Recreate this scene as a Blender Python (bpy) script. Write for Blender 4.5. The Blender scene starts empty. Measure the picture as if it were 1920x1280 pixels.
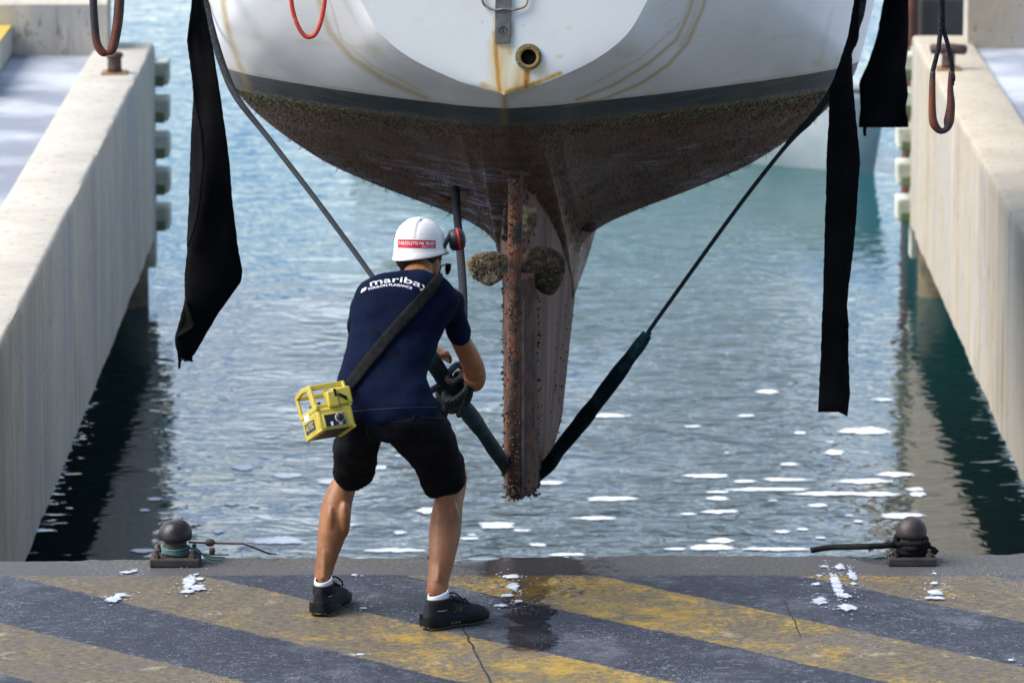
import bpy, bmesh, math, random
from math import sin, cos, pi, radians, sqrt, atan, atan2, tan, exp
from mathutils import Vector, noise
from mathutils.bvhtree import BVHTree
V = Vector
random.seed(7)
SC = bpy.context.scene
COL = SC.collection

# ------------------------------------------------------------------ camera
CAM_H, FPX = 4.88, 10667.0
PITCH, YAW = atan(1890 / FPX), atan(-10 / FPX)
cam = bpy.data.cameras.new('camera')
cam.sensor_width = 36.0
cam.lens = 36.0 * FPX / 1920
cam.clip_start, cam.clip_end = 0.5, 6000
cam.dof.use_dof = True
cam.dof.focus_distance = 23.2
cam.dof.aperture_fstop = 5.6
cam_ob = bpy.data.objects.new('camera', cam)
COL.objects.link(cam_ob)
cam_ob.location = (0, 0, CAM_H)
cam_ob.rotation_euler = (pi / 2 - PITCH, 0, -YAW)
SC.camera = cam_ob

# ------------------------------------------------------------------ sky, sun, exposure
SUN_EL, SUN_AZ = radians(46), radians(262)          # azimuth clockwise from +Y (the far side of the basin)
w = bpy.data.worlds.new('World')
SC.world = w
w.use_nodes = True
wn = w.node_tree
sky = wn.nodes.new('ShaderNodeTexSky')
sky.sky_type = 'NISHITA'
sky.sun_disc = False
sky.sun_elevation, sky.sun_rotation = SUN_EL, SUN_AZ
sky.air_density, sky.dust_density, sky.ozone_density = 1.0, 1.0, 3.0
def _wn(typ, ins, **pr):
    n = wn.nodes.new(typ)
    for k, v in pr.items(): setattr(n, k, v)
    for k, v in ins.items():
        if isinstance(v, bpy.types.NodeSocket): wn.links.new(v, n.inputs[k])
        else: n.inputs[k].default_value = v
    return n
_tc = wn.nodes.new('ShaderNodeTexCoord').outputs['Generated']
_mp = _wn('ShaderNodeMapping', {'Vector': _tc, 'Scale': (1.0, 1.0, 3.0)}).outputs[0]
_cn = _wn('ShaderNodeTexNoise', {'Vector': _mp, 'Scale': 11.0, 'Detail': 5.0, 'Roughness': .55}).outputs[0]
_cm = _wn('ShaderNodeMapRange', {'Value': _cn, 'From Min': .44, 'From Max': .60}, interpolation_type='SMOOTHSTEP').outputs[0]
# unseen bright cloud added for the water to mirror, thinning out overhead and behind
_dt = _wn('ShaderNodeVectorMath', {0: _tc, 1: (0.05, 0.97, 0.24)}, operation='DOT_PRODUCT').outputs['Value']
_fr = _wn('ShaderNodeMapRange', {'Value': _dt, 'From Min': .30, 'From Max': .98, 'To Min': .03, 'To Max': 1.0}).outputs[0]
_cf = _wn('ShaderNodeMath', {0: _cm, 1: _fr}, operation='MULTIPLY').outputs[0]
_sbf = _wn('ShaderNodeMath', {0: _fr, 1: .65}, operation='MULTIPLY').outputs[0]
_sb = _wn('ShaderNodeMix', {0: _sbf, 6: sky.outputs[0], 7: (1.5, 3.6, 7.6, 1)}, data_type='RGBA').outputs[2]
_mx = _wn('ShaderNodeMix', {0: _cf, 6: _sb, 7: (11.6, 12.4, 12.2, 1)}, data_type='RGBA').outputs[2]
wn.links.new(_mx, wn.nodes['Background'].inputs[0])
wn.nodes['Background'].inputs[1].default_value = 0.10
sun = bpy.data.lights.new('sun', 'SUN')
sun.energy = 3.6
sun.angle = radians(42)
sun.color = (1.0, 0.96, 0.90)
sun_ob = bpy.data.objects.new('sun', sun)
COL.objects.link(sun_ob)
sd = V((sin(SUN_AZ) * cos(SUN_EL), cos(SUN_AZ) * cos(SUN_EL), sin(SUN_EL)))
sun_ob.rotation_euler = sd.to_track_quat('Z', 'Y').to_euler()
SC.view_settings.view_transform = 'Standard'
SC.view_settings.look = 'None'
SC.view_settings.exposure = 0.78
SC.view_settings.gamma = 1.0
SC.view_settings.use_curve_mapping = False

# ------------------------------------------------------------------ picture <-> place
_F = V((sin(YAW) * cos(PITCH), cos(YAW) * cos(PITCH), -sin(PITCH)))
_R = V((cos(YAW), -sin(YAW), 0))
_U = _R.cross(_F)
_C = V((0, 0, CAM_H))
def ray(px, py):
    return _F + _R * ((px - 960) / FPX) + _U * ((640 - py) / FPX)
def P(px, py, Y):
    d = ray(px, py)
    return _C + d * (Y / d.y)
def G(px, py, z=0.0):
    d = ray(px, py)
    return _C + d * ((z - CAM_H) / d.z)
def proj(p):
    q = p - _C
    k = FPX / q.dot(_F)
    return 960 + q.dot(_R) * k, 640 - q.dot(_U) * k

# ------------------------------------------------------------------ node helper
class Mat:
    def __init__(s, name):
        s.m = bpy.data.materials.new(name)
        s.m.use_nodes = True
        s.t = s.m.node_tree
        s.b = s.t.nodes['Principled BSDF']
        s._co = None
    def put(s, sock, v):
        if isinstance(v, bpy.types.NodeSocket):
            s.t.links.new(v, sock)
        elif sock.type == 'RGBA' and len(v) == 3:
            sock.default_value = (*v, 1)
        else:
            sock.default_value = v
    def new(s, typ, ins=None, **props):
        n = s.t.nodes.new(typ)
        for k, v in props.items():
            setattr(n, k, v)
        for k, v in (ins or {}).items():
            s.put(n.inputs[k], v)
        return n
    def co(s):
        if s._co is None:
            s._co = s.t.nodes.new('ShaderNodeTexCoord').outputs['Object']
        return s._co
    def map(s, scale=(1, 1, 1), rot=(0, 0, 0), loc=(0, 0, 0), vec=None):
        return s.new('ShaderNodeMapping', {'Vector': vec or s.co(), 'Scale': scale, 'Rotation': rot, 'Location': loc}).outputs[0]
    def noise(s, scale=5, detail=4, rough=.55, vec=None, dist=0, col=False):
        n = s.new('ShaderNodeTexNoise', {'Vector': vec or s.co(), 'Scale': scale, 'Detail': detail, 'Roughness': rough, 'Distortion': dist})
        return n.outputs['Color' if col else 'Fac']
    def vor(s, scale=5, vec=None, feature='F1', out='Distance', rnd=1.0):
        return s.new('ShaderNodeTexVoronoi', {'Vector': vec or s.co(), 'Scale': scale, 'Randomness': rnd}, feature=feature).outputs[out]
    def math(s, op, a, b=0.0, c=0.0, clamp=False):
        n = s.new('ShaderNodeMath', operation=op, use_clamp=clamp)
        s.put(n.inputs[0], a); s.put(n.inputs[1], b); s.put(n.inputs[2], c)
        return n.outputs[0]
    def mul(s, a, b): return s.math('MULTIPLY', a, b)
    def add(s, a, b): return s.math('ADD', a, b)
    def sub(s, a, b): return s.math('SUBTRACT', a, b)
    def inv(s, a): return s.math('SUBTRACT', 1.0, a)
    def step(s, x, lo, hi, a=0.0, b=1.0):
        n = s.new('ShaderNodeMapRange', {'Value': x, 'From Min': lo, 'From Max': hi, 'To Min': a, 'To Max': b}, interpolation_type='SMOOTHSTEP')
        return n.outputs[0]
    def lin(s, x, lo, hi, a=0.0, b=1.0):
        return s.new('ShaderNodeMapRange', {'Value': x, 'From Min': lo, 'From Max': hi, 'To Min': a, 'To Max': b}).outputs[0]
    def mix(s, f, a, b):
        n = s.new('ShaderNodeMix', data_type='RGBA')
        s.put(n.inputs[0], f); s.put(n.inputs[6], a); s.put(n.inputs[7], b)
        return n.outputs[2]
    def mixf(s, f, a, b):
        n = s.new('ShaderNodeMix', data_type='FLOAT')
        s.put(n.inputs[0], f); s.put(n.inputs[2], a); s.put(n.inputs[3], b)
        return n.outputs[0]
    def xyz(s, vec=None):
        return s.new('ShaderNodeSeparateXYZ', {0: vec or s.co()}).outputs
    def attr(s, name):
        return s.new('ShaderNodeAttribute', attribute_name=name).outputs['Fac']
    def bump(s, h, strength=.5, dist=.01, normal=None):
        ins = {'Height': h, 'Strength': strength, 'Distance': dist}
        if normal is not None: ins['Normal'] = normal
        return s.new('ShaderNodeBump', ins).outputs[0]
    def set(s, **kw):
        names = dict(color='Base Color', rough='Roughness', metal='Metallic', normal='Normal', spec='Specular IOR Level', ior='IOR', sheen='Sheen Weight', sss='Subsurface Weight', coat='Coat Weight')
        for k, v in kw.items():
            s.put(s.b.inputs[names[k]], v)
        return s.m

def simple(name, c1, c2=None, rough=.6, scale=20, metal=0, bump=.3, bdist=.003, bscale=None, spec=None, detail=5, lo=.35, hi=.65, sheen=0):
    a = Mat(name)
    n = a.noise(scale, detail, .6)
    c = a.mix(a.step(n, lo, hi), c1, c2 or tuple(x * .75 for x in c1))
    h = a.noise(bscale or scale * 4, 4, .6)
    if spec is None: spec = .12 if max(c1) < .06 and rough > .5 else .35
    a.set(color=c, rough=rough, metal=metal, spec=spec)
    if sheen: a.set(sheen=sheen)
    if bump: a.set(normal=a.bump(h, bump, bdist))
    return a.m

# ------------------------------------------------------------------ mesh helper
class MB:
    def __init__(s): s.v, s.f, s.mi, s.k = [], [], [], 0
    def add(s, vs, fs):
        o = len(s.v)
        s.v += [V(p) for p in vs]
        s.f += [tuple(i + o for i in f) for f in fs]
        s.mi += [s.k] * len(fs)
        return s
    def box(s, c, size, ax=None):
        c = V(c)
        ax = ax or (V((1, 0, 0)), V((0, 1, 0)), V((0, 0, 1)))
        h = [x / 2 for x in size]
        vs = [c + ax[0] * (h[0] * i) + ax[1] * (h[1] * j) + ax[2] * (h[2] * k) for i in (-1, 1) for j in (-1, 1) for k in (-1, 1)]
        return s.add(vs, [(0, 1, 3, 2), (4, 6, 7, 5), (0, 4, 5, 1), (2, 3, 7, 6), (0, 2, 6, 4), (1, 5, 7, 3)])
    def rings(s, rs, closed=True, cap=True):
        n = len(rs[0]); o = [p for r in rs for p in r]; fs = []
        m = n if closed else n - 1
        for i in range(len(rs) - 1):
            for j in range(m):
                k = (j + 1) % n
                fs.append((i * n + j, i * n + k, (i + 1) * n + k, (i + 1) * n + j))
        if cap and closed:
            fs.append(tuple(range(n - 1, -1, -1)))
            fs.append(tuple((len(rs) - 1) * n + j for j in range(n)))
        return s.add(o, fs)
    def tube(s, pts, r, n=10, cap=True, flat=1.0, up=None):
        pts = [V(p) for p in pts]
        rr = r if hasattr(r, '__len__') else [r] * len(pts)
        rs = []; prev = None
        for i, p in enumerate(pts):
            t = (pts[min(i + 1, len(pts) - 1)] - pts[max(i - 1, 0)]).normalized()
            if prev is None:
                a = V(up) if up else (V((0, 0, 1)) if abs(t.z) < .9 else V((1, 0, 0)))
            else: a = prev
            a = (a - t * a.dot(t)).normalized(); prev = a
            b = t.cross(a)
            rs.append([p + a * (rr[i] * cos(2 * pi * k / n)) + b * (rr[i] * flat * sin(2 * pi * k / n)) for k in range(n)])
        return s.rings(rs, True, cap)
    def lathe(s, prof, c, n=28, ax=(0, 0, 1)):
        ax = V(ax).normalized(); c = V(c)
        a = ax.orthogonal().normalized(); b = ax.cross(a)
        rs = [[c + ax * z + (a * cos(2 * pi * k / n) + b * sin(2 * pi * k / n)) * r for k in range(n)] for r, z in prof]
        return s.rings(rs)
    def ell(s, c, rad, ax=None, n=20, m=12):
        c = V(c); ax = ax or (V((1, 0, 0)), V((0, 1, 0)), V((0, 0, 1)))
        rs = []
        for i in range(m + 1):
            t = max(.02, min(pi - .02, pi * i / m))
            rs.append([c + ax[0] * (rad[0] * sin(t) * cos(2 * pi * k / n)) + ax[1] * (rad[1] * sin(t) * sin(2 * pi * k / n)) - ax[2] * (rad[2] * cos(t)) for k in range(n)])
        return s.rings(rs)
    def grid(s, rows):
        return s.rings(rows, False, False)

LOC = {}
def thing(name, label, cat, loc=(0, 0, 0), group=None):
    o = bpy.data.objects.new(name, None)
    COL.objects.link(o)
    o.location = loc
    o['label'] = label; o['category'] = cat
    if group: o['group'] = group
    LOC[o.name] = V(loc)
    return o
def obj(name, mb, mat, parent=None, smooth=True, loc=None, bevel=0, label=None, cat=None, group=None, kind=None, mats=None, sub=0, solid=0, angle=None):
    L = LOC[parent.name] if parent else V(loc or (0, 0, 0))
    me = bpy.data.meshes.new(name)
    me.from_pydata([tuple(p - L) for p in mb.v], [], mb.f)
    for m_ in (mats or [mat]): me.materials.append(m_)
    if mats: me.polygons.foreach_set('material_index', mb.mi)
    bm = bmesh.new(); bm.from_mesh(me)
    if not mats or bevel: pass
    bmesh.ops.recalc_face_normals(bm, faces=bm.faces)
    bm.to_mesh(me); bm.free()
    if smooth:
        me.polygons.foreach_set('use_smooth', [True] * len(me.polygons))
        if angle: me.set_sharp_from_angle(angle=radians(angle))
    o = bpy.data.objects.new(name, me)
    COL.objects.link(o)
    if parent: o.parent = parent
    else: o.location = L
    LOC[o.name] = L
    if solid:
        md = o.modifiers.new('thickness', 'SOLIDIFY'); md.thickness = solid; md.offset = 0
    if bevel:
        md = o.modifiers.new('edge', 'BEVEL'); md.width = bevel; md.segments = 2; md.limit_method = 'ANGLE'
    if sub:
        md = o.modifiers.new('smooth', 'SUBSURF'); md.levels = md.render_levels = sub
    if label: o['label'] = label
    if cat: o['category'] = cat
    if group: o['group'] = group
    if kind: o['kind'] = kind
    return o
def copy_tree(o, shift, label=None):
    c = o.copy(); COL.objects.link(c)
    c.location = o.location + V(shift)
    if label: c['label'] = label
    for ch in list(o.children):
        d = ch.copy(); COL.objects.link(d); d.parent = c
        for g in list(ch.children):
            e = g.copy(); COL.objects.link(e); e.parent = d
    return c
def world_bvh(o):
    """ray-cast tree of a built object, in place coordinates"""
    L = LOC[o.name]
    return BVHTree.FromPolygons([v.co + L for v in o.data.vertices], [tuple(p.vertices) for p in o.data.polygons])
def hit(bvh, px, py, off=0.0, default=None):
    d = ray(px, py).normalized()
    h = bvh.ray_cast(_C, d)
    if h[0] is None: return default
    return h[0] - d * off
def remesh(mb, voxel, smooth=2, wrinkle=None):
    """fuse overlapping closed shapes into one continuous surface"""
    me = bpy.data.meshes.new('tmp')
    me.from_pydata([tuple(p) for p in mb.v], [], mb.f)
    bm = bmesh.new(); bm.from_mesh(me); bmesh.ops.recalc_face_normals(bm, faces=bm.faces); bm.to_mesh(me); bm.free()
    o = bpy.data.objects.new('tmp', me); COL.objects.link(o)
    m = o.modifiers.new('r', 'REMESH'); m.mode = 'VOXEL'; m.voxel_size = voxel
    if smooth:
        m2 = o.modifiers.new('s', 'SMOOTH'); m2.iterations = smooth; m2.factor = .6
    dg = bpy.context.evaluated_depsgraph_get()
    e = o.evaluated_get(dg).to_mesh()
    out = MB()
    vs = [v.co.copy() for v in e.vertices]
    if wrinkle:
        vs = [p + n.vector * wrinkle(p) for p, n in zip(vs, e.vertex_normals)]
    out.add(vs, [tuple(p.vertices) for p in e.polygons])
    o.evaluated_get(dg).to_mesh_clear()
    bpy.data.objects.remove(o); bpy.data.meshes.remove(me)
    return out
def lerp(a, b, t): return a + (b - a) * t
def interp(tab, x):
    if x <= tab[0][0]: return tab[0][1]
    for (a, b), (c, d) in zip(tab, tab[1:]):
        if x <= c: return b + (d - b) * (x - a) / (c - a)
    return tab[-1][1]
def spline(pts, n=8):
    """Catmull-Rom through points (tuples or vectors)"""
    p = [V(q) for q in pts]; out = []
    for i in range(len(p) - 1):
        a = p[max(i - 1, 0)]; b = p[i]; c = p[i + 1]; d = p[min(i + 2, len(p) - 1)]
        for k in range(n):
            t = k / n
            out.append(.5 * ((2 * b) + (c - a) * t + (2 * a - 5 * b + 4 * c - d) * t * t + (3 * b - 3 * c + d - a) * t ** 3))
    out.append(p[-1])
    return out

# ================================================================== SETTING
Z_W = -1.8
# ---- water
a = Mat('harbour_water')
v1 = a.map((1.0, 1.9, 1)); v2 = a.map((1, 2.6, 1), rot=(0, 0, .35))
big = a.noise(.30, 3, .5, a.map((1.6, .8, 1)))
wx = a.xyz()[0]
shel = a.inv(a.step(a.math('ABSOLUTE', a.sub(wx, .12)), 1.25, 2.1, 0, .93))
calm = a.mul(a.step(big, .40, .56), shel)
h1 = a.noise(1.1, 3, .5, v1, .6)
h2 = a.noise(3.3, 1.5, .45, a.map((1, 1.25, 1), rot=(0, 0, .3)), 1.6)
h3 = a.noise(11, 2, .5, v1, .4)
hh = a.add(a.mul(h1, a.mul(a.lin(calm, 0, 1, .5, .7), a.lin(shel, 0, 1, .10, 1))), a.add(a.mul(a.mul(h2, 1.0), a.lin(calm, 0, 1, .06, 1.0)), a.mul(a.mul(h3, .12), calm)))
body = a.mix(a.step(a.xyz()[1], 33, 47), (.0018, .011, .0125), (.010, .078, .086))
WATER = a.set(color=body, rough=.03, ior=1.333, normal=a.bump(hh, 1.0, .052))
mb = MB()
xs = [-2500, -300, -60, -12, 12, 60, 300, 2500]; ys = [21, 24, 30, 45, 70, 140, 500, 4000]
mb.grid([[(x, y, Z_W) for x in xs] for y in ys])
obj('water', mb, WATER, kind='structure')

# ---- quay: one sheet with a rounded, chipped edge and its vertical face
def edge_y(x):
    return 22.60 + .03 * x + .035 * noise.noise(V((x * 1.3, 3.1, 0))) + .014 * noise.noise(V((x * 7, 1.1, 0)))
a = Mat('quay_paint')
x, y, z = a.xyz()
q = a.mul(a.add(x, y), .70711)
wob = a.mul(a.sub(a.noise(3, 3), .5), .03)
fine = a.noise(26, 5, .7, a.map((1, 2.4, 1), rot=(0, 0, .5)))
ph = a.math('FRACT', a.math('DIVIDE', a.sub(a.add(q, wob), 14.255 - 11.15), 1.115))
ph2 = a.add(ph, a.mul(a.sub(a.noise(30, 5, .75), .5), .06))
strp = a.mul(a.step(ph2, .0, .010), a.inv(a.step(ph2, .490, .50)))
painted = a.inv(a.step(a.add(y, a.add(wob, a.mul(a.sub(fine, .5), .02))), 22.185, 22.215))
strp = a.mul(strp, painted)
# yellow is freshest in the middle of the quay, scuffed to bare ground towards the sides
ctr = a.math('ABSOLUTE', a.sub(x, .35))
wear_c = a.lin(ctr, .3, 1.7, .50, .62)
wear_n = a.add(a.mul(a.noise(4, 4, .6), .45), a.mul(a.noise(34, 6, .75), .55))
yel = a.step(a.sub(wear_n, wear_c), -.05, .035)
yel = a.inv(a.mul(a.inv(yel), .85))
scr = a.noise(15, 6, .72, a.map((1, 3.2, 1), rot=(0, 0, .25)))
c_conc = a.mix(a.step(a.noise(55, 6, .75), .35, .68), (.038, .035, .033), (.125, .115, .10))
c_bare = a.mix(a.step(fine, .38, .66), (.030, .030, .037), (.165, .135, .092))
c_yel = a.mix(a.step(a.noise(9, 5, .7), .35, .65), (.36, .22, .020), (.19, .13, .035))
c_y = a.mix(yel, c_bare, c_yel)
c_y = a.mix(a.mul(a.step(a.noise(2.6, 5, .7), .50, .66), .55), c_y, (.095, .085, .075))
c_y = a.mix(a.mul(a.step(a.noise(5.5, 5, .75), .58, .68), .5), c_y, (.42, .36, .24))
c_y = a.mix(a.step(scr, .60, .72, 0, .7), c_y, (.33, .32, .31))
c_b = a.mix(a.step(a.noise(7, 5, .65), .3, .7), (.0085, .0115, .022), (.019, .023, .039))
c_b = a.mix(a.step(scr, .55, .66, 0, .8), c_b, (.19, .205, .27))
c_b = a.mix(a.step(a.noise(85, 3, .6), .62, .70, 0, .75), c_b, (.30, .31, .36))
c_b = a.mix(a.step(a.noise(2.2, 5, .7), .48, .70, 0, .5), c_b, (.13, .135, .16))
c = a.mix(painted, c_conc, a.mix(strp, c_b, c_y))
# dark grime along the border, joints and cracks
c = a.mix(a.mul(a.step(a.noise(1.7, 4), .40, .65), a.inv(painted)), c, (.075, .07, .075))
def crack(x0, y0, slope, y1, y2, wd):
    d = a.math('ABSOLUTE', a.sub(a.sub(x, x0), a.add(a.mul(a.sub(y, y0), slope), a.mul(a.sub(a.noise(6, 3, .6), .5), .035))))
    l = a.mul(a.step(y, y1, y1 + .02), a.inv(a.step(y, y2 - .02, y2)))
    return a.mul(a.inv(a.step(d, wd * .4, wd)), l)
cr = a.math('MAXIMUM', crack(-.33, 22.3, -.12, 18, 22.7, .0055), crack(1.06, 21.5, -.05, 21.1, 21.75, .0035))
c = a.mix(cr, c, (.012, .012, .014))
# soaked ground where the hull drips
dx = a.math('ABSOLUTE', a.sub(a.sub(x, .05), a.mul(a.sub(a.noise(5, 4, .65), .5), .26)))
wet = a.mul(a.inv(a.step(dx, .055, .11)), a.step(y, 20.75, 20.95))
edge_w = a.mul(a.inv(a.step(a.add(a.math('ABSOLUTE', a.sub(x, .05)), a.mul(a.sub(a.noise(6, 5, .7), .5), .7)), .20, .42)), a.step(a.add(y, a.mul(a.sub(a.noise(8, 4), .5), .4)), 22.05, 22.25))
spray = a.mul(a.inv(a.step(a.math('ABSOLUTE', a.add(x, .02)), .2, .6)), a.step(a.noise(30, 4, .7, a.map((1, 2.2, 1))), .50, .60))
spray = a.mul(spray, a.step(y, 21.6, 21.9))
spr2 = a.mul(a.step(a.noise(60, 4, .7, a.map((1, 2.2, 1))), .60, .66), a.step(a.noise(1.3, 3), .5, .62))
wet = a.math('MAXIMUM', wet, a.math('MAXIMUM', a.mul(edge_w, .8), spray))
c = a.mix(a.mul(wet, .62), c, (.012, .012, .016))
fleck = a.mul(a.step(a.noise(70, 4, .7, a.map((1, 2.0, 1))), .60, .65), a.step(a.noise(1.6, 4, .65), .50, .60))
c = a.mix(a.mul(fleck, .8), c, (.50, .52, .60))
flat = a.step(wet, .4, .75)
rough = a.mixf(flat, a.lin(scr, .3, .7, .62, .8), .06)
hgt = a.add(a.mul(a.noise(60, 5, .7), .7), a.mul(a.noise(9, 4, .6), .8))
hgt = a.sub(hgt, a.mul(cr, 1.5))
nrm = a.bump(hgt, a.mixf(flat, .9, .10), .008)
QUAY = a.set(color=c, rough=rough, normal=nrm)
mb = MB()
NX, R_E = 380, .07
rows = []
xs = [-26, -12, -6] + [-4.5 + 9 * i / NX for i in range(NX + 1)] + [6, 12, 26]
def zq(xx, yy):
    return .006 * noise.noise(V((xx * .9, yy * .9, 5))) if abs(xx) < 5 and yy > 18 else 0
for d in (30, 8, 4.2, 3.4, 2.6, 1.9, 1.3, .8, .45, .25, .14):
    rows.append([(xx, edge_y(xx) - d, zq(xx, edge_y(xx) - d)) for xx in xs])
for k in range(8):
    t = k / 7 * pi / 2
    rows.append([(xx, edge_y(xx) - R_E + R_E * sin(t) + .008 * noise.noise(V((xx * 22, k * .7, 2))), -R_E + R_E * cos(t) + .010 * noise.noise(V((xx * 16, k * .5, 8))) * (k > 0)) for xx in xs])
rows.append([(xx, edge_y(xx), -.6) for xx in xs]); rows.append([(xx, edge_y(xx), -3.2) for xx in xs])
mb.grid(rows)
obj('quay', mb, QUAY, kind='structure')

def add_patch(mb, at, c, outline, h):
    n = len(outline); o = len(mb.v)
    vs = [c + V((0, 0, h))]; at.append(1.0)
    for k_, a_ in ((.45, .8), (.75, .45), (1.0, 0.0)):
        vs += [c.lerp(p, k_) + V((0, 0, h * a_)) for p in outline]; at += [a_] * n
    fs = [(0, k + 1, (k + 1) % n + 1) for k in range(n)]
    for r in (0, 1):
        for k in range(n):
            q_ = (k + 1) % n
            fs.append((1 + r * n + k, 1 + (r + 1) * n + k, 1 + (r + 1) * n + q_, 1 + r * n + q_))
    mb.add(vs, fs)
def patch_mat(name, sc, c1, c2, lo, soft=.22):
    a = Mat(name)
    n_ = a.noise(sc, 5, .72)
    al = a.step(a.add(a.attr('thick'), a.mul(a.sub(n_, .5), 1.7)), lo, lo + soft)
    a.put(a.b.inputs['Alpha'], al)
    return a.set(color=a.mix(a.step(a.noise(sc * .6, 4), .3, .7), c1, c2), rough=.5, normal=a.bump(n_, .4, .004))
def blob(cx, cy, rx, ry, seed, z=.0045, n=40, rag=.35):
    out = []
    for k in range(n):
        t = 2 * pi * k / n
        r = 1 + rag * (noise.noise(V((cos(t) * 1.6 + seed, sin(t) * 1.6, seed * .7))) + .6 * noise.noise(V((cos(t) * 5 + seed, sin(t) * 5, seed))))
        out.append(V((cx + rx * r * cos(t), cy + ry * r * sin(t), z)))
    return out
FOAM_GLARE = patch_mat('foam_and_glare', 34, (.62, .65, .74), (.36, .39, .48), .30, .42)
WHITE_PATCH = patch_mat('white_patch', 15, (.84, .87, .93), (.66, .71, .79), .14, .48)
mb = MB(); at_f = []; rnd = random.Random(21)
def froth_glare(cx_, cy_, rx, ry, seed, n=36, rag=.42, z=.004):
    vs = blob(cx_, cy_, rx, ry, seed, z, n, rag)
    add_patch(mb, at_f, V((cx_, cy_, z)), vs, min(.002, ry * .05))
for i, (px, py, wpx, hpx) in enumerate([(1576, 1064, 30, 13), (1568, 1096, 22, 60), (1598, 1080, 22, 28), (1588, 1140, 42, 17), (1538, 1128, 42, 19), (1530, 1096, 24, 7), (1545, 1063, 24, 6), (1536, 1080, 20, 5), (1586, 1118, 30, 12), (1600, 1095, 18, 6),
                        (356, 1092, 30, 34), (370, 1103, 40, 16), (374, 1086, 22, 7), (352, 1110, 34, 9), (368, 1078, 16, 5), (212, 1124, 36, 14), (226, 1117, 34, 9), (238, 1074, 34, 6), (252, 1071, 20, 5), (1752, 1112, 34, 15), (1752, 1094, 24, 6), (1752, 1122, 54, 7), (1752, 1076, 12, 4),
                        (958, 1082, 40, 11), (962, 1100, 30, 18), (950, 1118, 36, 8), (940, 1136, 40, 8), (972, 1128, 24, 7), (1895, 1238, 18, 4),  # middle spots: sky glare on the wet ground, painted as white patches
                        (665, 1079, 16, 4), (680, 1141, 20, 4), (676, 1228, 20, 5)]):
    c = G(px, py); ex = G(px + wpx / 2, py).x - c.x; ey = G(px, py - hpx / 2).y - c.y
    froth_glare(c.x, c.y, ex, ey, i * 3.7)
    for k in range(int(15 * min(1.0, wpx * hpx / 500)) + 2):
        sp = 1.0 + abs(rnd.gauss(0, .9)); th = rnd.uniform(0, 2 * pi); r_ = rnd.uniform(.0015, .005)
        froth_glare(c.x + ex * sp * cos(th), c.y + ey * sp * sin(th), r_ * rnd.uniform(1, 2.2), r_ * 1.4, i + k * .7, 8, .3, .0035)
qf = obj('quay_foam_glare', mb, FOAM_GLARE, kind='stuff')
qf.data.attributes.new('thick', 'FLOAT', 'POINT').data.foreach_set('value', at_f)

# ---- white patches lying flat on the basin
mb = MB(); at_f = []
def sea_patch(px, py, wpx, hpx, seed):
    c = G(px, py, Z_W); e = G(px + wpx / 2, py, Z_W); f_ = G(px, py - hpx / 2, Z_W)
    vs = blob(c.x, c.y, e.x - c.x, f_.y - c.y, seed, Z_W + .006, 28, .38)
    add_patch(mb, at_f, c + V((0, 0, -.002)), [p + V((0, 0, -.002)) for p in vs], .005)
FO = [(455, 877, 55, 13), (537, 892, 66, 12), (620, 903, 66, 11), (715, 877, 26, 8), (432, 945, 36, 8), (476, 949, 28, 6), (520, 1014, 130, 17), (410, 996, 30, 9), (745, 1032, 140, 9), (800, 958, 46, 15), (752, 999, 34, 7),
      (930, 985, 80, 15), (980, 995, 40, 5), (1145, 935, 110, 9), (1120, 972, 90, 7), (1030, 906, 70, 7), (1135, 780, 86, 9), (1325, 893, 90, 9), (1395, 903, 50, 6), (1345, 923, 50, 5), (1440, 918, 190, 8), (1560, 926, 160, 9),
      (1620, 903, 120, 10), (1680, 890, 84, 11), (1640, 927, 110, 10), (1715, 918, 40, 8), (1722, 927, 34, 11), (1690, 968, 92, 13), (1350, 960, 86, 7), (1290, 964, 40, 5), (1345, 935, 46, 9), (1330, 1027, 120, 14), (1350, 1014, 60, 9),
      (1460, 1030, 150, 8), (1265, 1030, 60, 5), (1625, 808, 110, 15), (1563, 849, 46, 10), (1480, 871, 44, 7), (1500, 812, 30, 6), (1475, 900, 110, 6), (1535, 948, 46, 6), (1465, 997, 34, 6), (1505, 993, 26, 5), (1610, 978, 22, 5),
      (30 + 240, 1033, 60, 8), (290, 936, 30, 7), (270, 957, 24, 6), (1655, 750, 40, 5), (1400, 780, 40, 4), (1300, 800, 46, 4), (1440, 735, 50, 8), (1060, 1040, 80, 6), (1010, 1022, 40, 6), (880, 1010, 44, 6), (655, 985, 34, 5)]
for i, fo in enumerate(FO): sea_patch(*fo, seed=i * 2.3 + 1)
rnd = random.Random(4)
for i in range(26):
    px, py = rnd.uniform(330, 1680), rnd.uniform(560, 1030)
    sc = (py - 300) / 700
    sea_patch(px, py, rnd.uniform(8, 30) * sc, rnd.uniform(2, 4) * sc, i * 5.1)
sf = obj('sea_white_patches', mb, WHITE_PATCH, kind='stuff')
sf.data.attributes.new('thick', 'FLOAT', 'POINT').data.foreach_set('value', at_f)

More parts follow.
